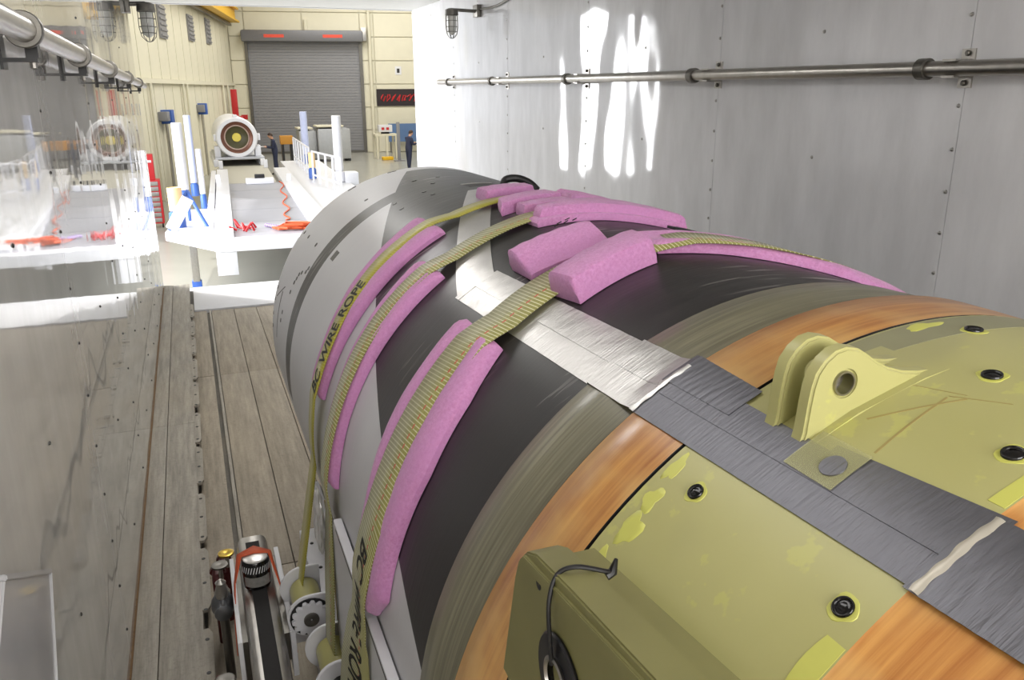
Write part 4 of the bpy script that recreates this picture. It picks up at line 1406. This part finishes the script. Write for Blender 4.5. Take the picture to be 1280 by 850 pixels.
sleeve(-0.62, 5.2, -0.66, 0.105, M_WHITE, 'tall white sleeved post, leftmost on the deck')
sleeve(-0.45, 6.6, -0.55, 0.075, M_LAV, 'tall pale lavender sleeved post just right of the leftmost white one')
sleeve(-0.22, 4.3, -1.15, 0.055, M_WHITE, 'thin shorter white sleeved post at the deck left edge')
sleeve(3.10, 8.5, -0.66, 0.12, M_WHITE, 'tall thick white sleeved post at right of the deck')
sleeve(2.80, 14.5, -0.70, 0.115, M_LAV, 'tall lavender sleeved post behind the deck railing')
sleeve(2.5, 9.5, -1.85, 0.09, M_CREAM, 'short post with cream and orange sleeve in the railing gap')
sleeve(-0.62, 1.9, -1.66, 0.12, M_CREAM, 'short thick cream sleeved post at the deck front corner')

# blue tripod outrigger on the wing
tp = thing('outrigger', 'blue and white angled outrigger stand on the deck wing', 'outrigger', tuple(D(-0.4, 1.8, DZ)))
for (a, b) in ((-0.75, 1.5), (-0.12, 1.5), (-0.45, 2.6)):
    v, f = tubeg([D(a, b, DZ + 0.02), D(-0.42, 2.0, DZ + 0.62)], 0.032, 8)
    mesh('leg', v, f, M_BLUE, tp, True)
v, f = boxg(-0.10, 0.10, -0.03, 0.03, 0.0, 0.62, 0.01)
rot = Matrix.Rotation(math.radians(32), 4, 'Y')
mesh('brace_plate', [tuple(D(-0.72, 1.45, DZ + 0.03) + rot @ Vector(p)) for p in v], f, M_WHITE, tp)
local(tp)

# railings
def railing(a, a2, b0, b1, n, label):
    t = thing('railing', label, 'railing', tuple(D(a, b0, DZ)), 'white railings on the deck')
    for nm, z in (('top_rail', -1.57), ('bottom_rail', -2.18)):
        v, f = tubeg([D(a, b0, z), D(a2, b1, z)], 0.026, 8)
        mesh(nm, v, f, M_WHITE, t, True)
    for k in range(n):
        q = k / (n - 1)
        aa, b = a + (a2 - a) * q, b0 + (b1 - b0) * q
        dbox('baluster', aa - 0.024, aa + 0.024, b - 0.024, b + 0.024, DZ - 0.02, -1.56, M_WHITE, t)
    local(t)


railing(2.5, 2.5, 10.2, 15.5, 7, 'white slatted railing, farther section on deck right side')
railing(2.85, 2.45, 6.3, 8.8, 5, 'white slatted railing, nearer section on deck right side')

# things lying on the deck
ob_ = thing('tool_tray', 'small white tray with black handle at far edge of grey plates', 'tray', tuple(D(1.2, 8.8, DZ)))
dbox('tray', 0.72, 1.42, 8.6, 8.95, DZ, DZ + 0.14, M_WHITE, ob_, 0.02)
dbox('handle', 0.95, 1.2, 8.7, 8.85, DZ + 0.14, DZ + 0.24, M_BLACK, ob_, 0.02)
local(ob_)
rnd = random.Random(5)
rc = thing('red_clamps', 'heap of dark red clamps at the deck front left', 'clamps', tuple(D(0.55, 0.9, DZ)))
for k in range(7):
    a, b = 0.48 + rnd.uniform(-0.13, 0.13), 1.0 + rnd.uniform(-0.2, 0.2)
    an = rnd.uniform(0, PI)
    v, f = tubeg([D(a, b, DZ + 0.03), D(a + 0.12 * math.cos(an), b + 0.12 * math.sin(an), DZ + 0.05 + 0.02 * k), D(a + 0.12 * math.cos(an) + 0.05, b + 0.18 * math.sin(an), DZ + 0.02)], 0.022, 6)
    mesh('clamp', v, f, M_RED, rc, True)
local(rc)
for j, lb in enumerate(('orange webbing heap at the deck front right', 'long thin orange strap trailing across the grey deck plates')):
    pts = []
    for k in range(26):
        if j == 0:
            pts.append(D(1.25 + 0.35 * math.sin(k * 1.1) + 0.01 * k, 0.9 + 0.16 * math.cos(k * 1.7), DZ + 0.02 + 0.004 * k))
        else:
            pts.append(D(1.25 + 0.35 * k / 25 + 0.06 * math.sin(k * 0.9), 2.0 + 7.0 * (k / 25) ** 1.4, DZ + 0.012))
    v, f = tubeg(pts, 0.022 if j == 0 else 0.015, 6)
    tag(mesh('orange_strap', v, f, M_ORANGE, None, True), lb, 'strap')
pts = [D(0.85 + 0.018 * k, 1.35 - 0.03 * k, DZ + 0.03 + 0.02 * (k % 2)) for k in range(18)]
v, f = tubeg(pts, 0.028, 6)
tag(mesh('coiled_hose', v, f, plain('mauve_hose', (150, 130, 170), 0.5), None, True), 'mauve coiled hose lying beside the red clamps', 'hose')

# ---- the far motor
FM = Vector((1.50, 28.2, -1.47))
fm = thing('far_rocket_motor', 'distant rocket motor seen end on with white shell and open dark bore', 'rocket motor', tuple(FM))
lathe('shell', [(0.49, 0.02), (0.50, -0.02), (0.60, -0.03), (0.635, 0.02), (0.635, 1.0), (0.635, 4.0)], (0, 0, 0), M_WHITE, fm, 'Y', 64, False)
lathe('copper_ring', [(0.34, 0.10), (0.38, 0.06), (0.44, 0.05), (0.49, 0.02)], (0, 0, 0), plain('copper_brown', (112, 74, 60), 0.35, 0.5), fm, 'Y', 64, False)
lathe('inner_ring', [(0.35, 0.055), (0.37, 0.035), (0.39, 0.055)], (0, 0, 0), plain('pinkish_grey_ring', (190, 165, 155), 0.4), fm, 'Y', 64, False)
lathe('dark_dome', [(0.36, 0.07), (0.30, 0.12), (0.14, 0.16)], (0, 0, 0), plain('dark_olive_dome', (70, 66, 34), 0.5), fm, 'Y', 64, False)
lathe('centre_plug', [(0.14, 0.15), (0.125, 0.13), (0.02, 0.13)], (0, 0, 0), plain('yellow_plug', (225, 205, 90), 0.5), fm, 'Y', 40)
box('lift_fitting', -0.06, 0.06, 0.0, 0.3, 0.62, 0.70, M_WHITE, fm, 0.01)
box('side_fitting', -0.70, -0.62, 0.1, 0.5, -0.1, 0.1, M_WHITE, fm, 0.01)
box('side_fitting', 0.62, 0.72, 0.1, 0.5, -0.1, 0.1, M_WHITE, fm, 0.01)
mc = thing('motor_cart', 'low silver and white cart carrying the distant rocket motor', 'cart', tuple(FM + Vector((0, 0, -0.88))))
box('cart_deck', -0.72, 0.78, -0.1, 4.1, 0.20, 0.28, M_FOIL, mc, 0.01)
for x in (-0.62, 0.62):
    box('cradle_arm', x - 0.09, x + 0.09, 0.1, 0.6, 0.28, 0.62, M_WHITE, mc, 0.02)
    box('side_beam', x * 1.15 - 0.07, x * 1.15 + 0.07, -0.2, 4.1, 0.0, 0.22, M_WHITE, mc, 0.02)
    lathe('wheel', [(0.02, -0.04), (0.09, -0.04), (0.09, 0.04), (0.02, 0.04)], (x * 1.15, -0.05, 0.09), M_BLACK, mc, 'X', 20)

# ---- far furniture
tc = thing('tool_chest', 'red rolling tool chest with silver drawers beyond the left wall', 'tool chest', (-1.0, 23.5, HFZ))
box('cabinet', -0.55, 0.22, 0.0, 0.5, 0.12, 1.25, M_RED, tc, 0.01)
box('top_chest', -0.50, 0.12, 0.03, 0.47, 1.25, 1.9, M_RED, tc, 0.02)
box('top_lip', -0.46, 0.08, 0.02, 0.03, 1.70, 1.76, M_WHITE, tc)
for k in range(8):
    o = box('drawer', -0.50, 0.17, -0.02, 0.0, 0.16 + k * 0.135, 0.27 + k * 0.135, M_STEEL, tc, 0.004)
for x in (-0.5, 0.17):
    lathe('caster', [(0.02, -0.02), (0.06, -0.02), (0.06, 0.02), (0.02, 0.02)], (x, 0.1, 0.06), M_BLACK, tc, 'X', 16)

for nm, x, y, w_, h_, lb in (('wrapped_crate', 5.25, 43.0, 0.85, 1.5, 'smaller foil wrapped crate, left one before the roller door'), ('wrapped_crate', 6.12, 42.6, 1.6, 1.6, 'larger foil wrapped crate, right one before the roller door')):
    t = thing(nm, lb, 'crate', (x, y, HFZ))
    box('crate_body', 0, w_, 0, 1.2, 0.12, h_, M_FOIL, t, 0.03)
    box('lid', -0.05, w_ * 0.8, -0.05, 1.2, h_ + 0.08, h_ + 0.16, M_HWALL, t, 0.01)
    box('spacer', 0.1, w_ * 0.6, 0.1, 1.0, h_, h_ + 0.08, M_BLACK, t)
    for q in (0.1, w_ - 0.1):
        box('skid', q - 0.06, q + 0.06, 0, 1.2, 0, 0.12, M_BLACK, t)
t = thing('work_stand', 'cream framed work stand with small control panel right of the door', 'stand', (9.2, 43.2, HFZ))
for x, y in ((0, 0), (1.0, 0), (0, 0.7), (1.0, 0.7), (0.5, 0)):
    box('post', x - 0.05, x + 0.05, y - 0.05, y + 0.05, 0, 1.15, M_HWALL, t)
box('top_frame', -0.08, 1.08, -0.05, 0.75, 1.15, 1.25, M_HWALL, t)
box('control_panel', 0.15, 0.85, 0.1, 0.5, 1.35, 1.70, M_WHITE, t, 0.02)
for x in (0.35, 0.6):
    box('red_gauge', x - 0.07, x + 0.07, 0.08, 0.1, 1.45, 1.58, M_RED, t)
box('panel_foot', 0.3, 0.7, 0.2, 0.4, 1.25, 1.35, M_BLACK, t)
tag(box('yellow_base', 9.25, 9.8, 42.2, 42.6, HFZ, HFZ + 0.16, M_YELLOWP, None, 0.03), 'low yellow block on the floor before the work stand', 'block')
t = thing('orange_cart', 'small orange topped stand beside the standing worker', 'stand', (4.5, 42, HFZ))
box('top', -0.3, 0.3, -0.25, 0.25, 0.95, 1.35, plain('orange_brown_case', (200, 140, 50), 0.5), t, 0.03)
for x in (-0.2, 0.2):
    box('leg', x - 0.05, x + 0.05, -0.2, 0.2, 0, 0.95, M_BLACK, t)
t = thing('screen_panel', 'narrow grey standing panel left of the second worker', 'panel', (9.92, 41.5, HFZ))
box('panel_board', -0.08, 0.08, -0.05, 0.05, 0.05, 1.9, M_SHUTTER, t, 0.01)
box('foot', -0.25, 0.25, -0.2, 0.2, 0, 0.05, M_SHUTTER, t)
tag(box('white_drum', 3.80, 4.15, 22.0, 22.4, HFZ, -2.1, M_WHITE, None, 0.04), 'white drum right of the deck just beyond the big motor', 'drum')

# ---------------------------------------------------------------- people
M_NAVY = plain('navy_coverall', (38, 44, 72), 0.75, 0, 0.1, 20)
M_SKIN = plain('skin', (205, 158, 132), 0.55, 0, 0.05, 20)
M_HAIR = plain('dark_brown_hair', (58, 40, 32), 0.7, 0, 0.2, 80)


def person(x, y, z, yaw, s, label, cat='person'):
    """faces local +X"""
    root = thing('person', label, cat, (x, y, z))
    V, E, Rr = [], [], []

    def add(p, r, link_to=None):
        V.append(p)
        Rr.append(r * 1.18)
        if link_to is not None:
            E.append((link_to, len(V) - 1))
        return len(V) - 1
    pel = add((0, 0, 0.95), 0.135)
    wa = add((0.0, 0, 1.10), 0.125, pel)
    ch = add((0.03, 0, 1.30), 0.15, wa)
    nb = add((0.06, 0, 1.46), 0.065, ch)
    nk = add((0.10, 0, 1.52), 0.055, nb)
    hd_ = add((0.145, 0, 1.60), 0.088, nk)
    add((0.165, 0, 1.68), 0.075, hd_)
    for sy in (-1, 1):
        hip = add((0.0, sy * 0.10, 0.88), 0.10, pel)
        kn = add((0.03 * sy, sy * 0.12, 0.50), 0.07, hip)
        an = add((-0.02 + 0.05 * sy, sy * 0.12, 0.09), 0.048, kn)
        add((0.08 + 0.05 * sy, sy * 0.13, 0.04), 0.042, an)
        add((0.16 + 0.05 * sy, sy * 0.13, 0.035), 0.032, len(V) - 1)
        sh = add((0.03, sy * 0.19, 1.38), 0.065, ch)
        el = add((0.10, sy * 0.23, 1.12), 0.050, sh)
        wr_ = add((0.33, sy * 0.13, 1.16), 0.033, el)
        pm = add((0.40, sy * 0.10, 1.17), 0.032, wr_)
        for j in range(4):
            f1 = add((0.45, sy * (0.125 - 0.020 * j), 1.165), 0.010, pm)
            add((0.475 + 0.005 * (1 - abs(j - 1.5)), sy * (0.12 - 0.020 * j), 1.15), 0.008, f1)
        add((0.41, sy * 0.055, 1.185), 0.010, pm)
    me = bpy.data.meshes.new('body')
    me.from_pydata(V, E, [])
    o = bpy.data.objects.new('tmp', me)
    COL.objects.link(o)
    sk = o.modifiers.new('s', 'SKIN')
    for i, r in enumerate(Rr):
        me.skin_vertices[0].data[i].radius = (r, r * (0.72 if i in (0, 1, 2) else 1.0)) if False else (r, r)
    me.skin_vertices[0].data[0].use_root = True
    sb = o.modifiers.new('u', 'SUBSURF')
    sb.levels = 1
    dg = bpy.context.evaluated_depsgraph_get()
    m2 = bpy.data.meshes.new_from_object(o.evaluated_get(dg))
    bpy.data.objects.remove(o)
    m2.materials.clear()
    b = link('body', m2, M_NAVY, root)
    m2.materials.append(M_SKIN)
    m2.materials.append(M_BLACK)
    for p_ in m2.polygons:
        c_ = p_.center
        if c_.z > 1.485 or (c_.x > 0.34 and c_.z > 1.0):
            p_.material_index = 1
        elif c_.z < 0.10:
            p_.material_index = 2
        p_.use_smooth = True
    # face and hair
    mesh('nose', [(0.225, -0.014, 1.60), (0.225, 0.014, 1.60), (0.262, 0, 1.605), (0.235, 0, 1.645)], [(0, 1, 2), (0, 2, 3), (1, 3, 2), (0, 3, 1)], M_SKIN, b)
    for sy in (-1, 1):
        lathe('eye', [(0.001, 0.008), (0.010, 0.004), (0.011, 0)], (0.224, sy * 0.032, 1.640), M_BLACK, b, 'X', 10)
        lathe('ear', [(0.006, -0.01), (0.026, -0.004), (0.022, 0.008), (0.004, 0.010)], (0.140, sy * 0.088, 1.61), M_SKIN, b, 'Y', 12)
    box('mouth', 0.222, 0.230, -0.022, 0.022, 1.572, 1.580, M_RED, b)
    Vh, Fh = [], []
    n = 16
    for i in range(7):
        ph = i / 6 * PI * 0.56
        for k in range(n):
            a = 2 * PI * k / n
            rr2 = 0.108 * math.sin(ph)
            xx = 0.135 + rr2 * math.cos(a) * 0.98
            zz = 1.655 + 0.090 * math.cos(ph) - (0.05 * (1 - math.cos(a)) / 2 * (i / 6))
            Vh.append((xx, rr2 * math.sin(a) * 0.92, zz))
    for i in range(6):
        for k in range(n):
            Fh.append((i * n + k, i * n + (k + 1) % n, (i + 1) * n + (k + 1) % n, (i + 1) * n + k))
    mesh('hair', Vh, Fh, M_HAIR, root, smooth='all')
    root.rotation_euler = (0, 0, yaw)
    root.scale = (s, s, s)
    return root


person(3.45, 37.0, HFZ, PI, 1.0, 'person in navy coveralls standing in profile beside the far motor, reading papers')
pp = box('paper_sheets', 2.78, 3.10, 36.85, 37.15, -2.335, -2.318, M_WHITE)
tag(pp, 'white papers held by the standing person beside the far motor', 'papers')
person(9.2, 36.6, HFZ, 0.3, 1.0, 'person in navy coveralls at the right edge of the opening, facing right')
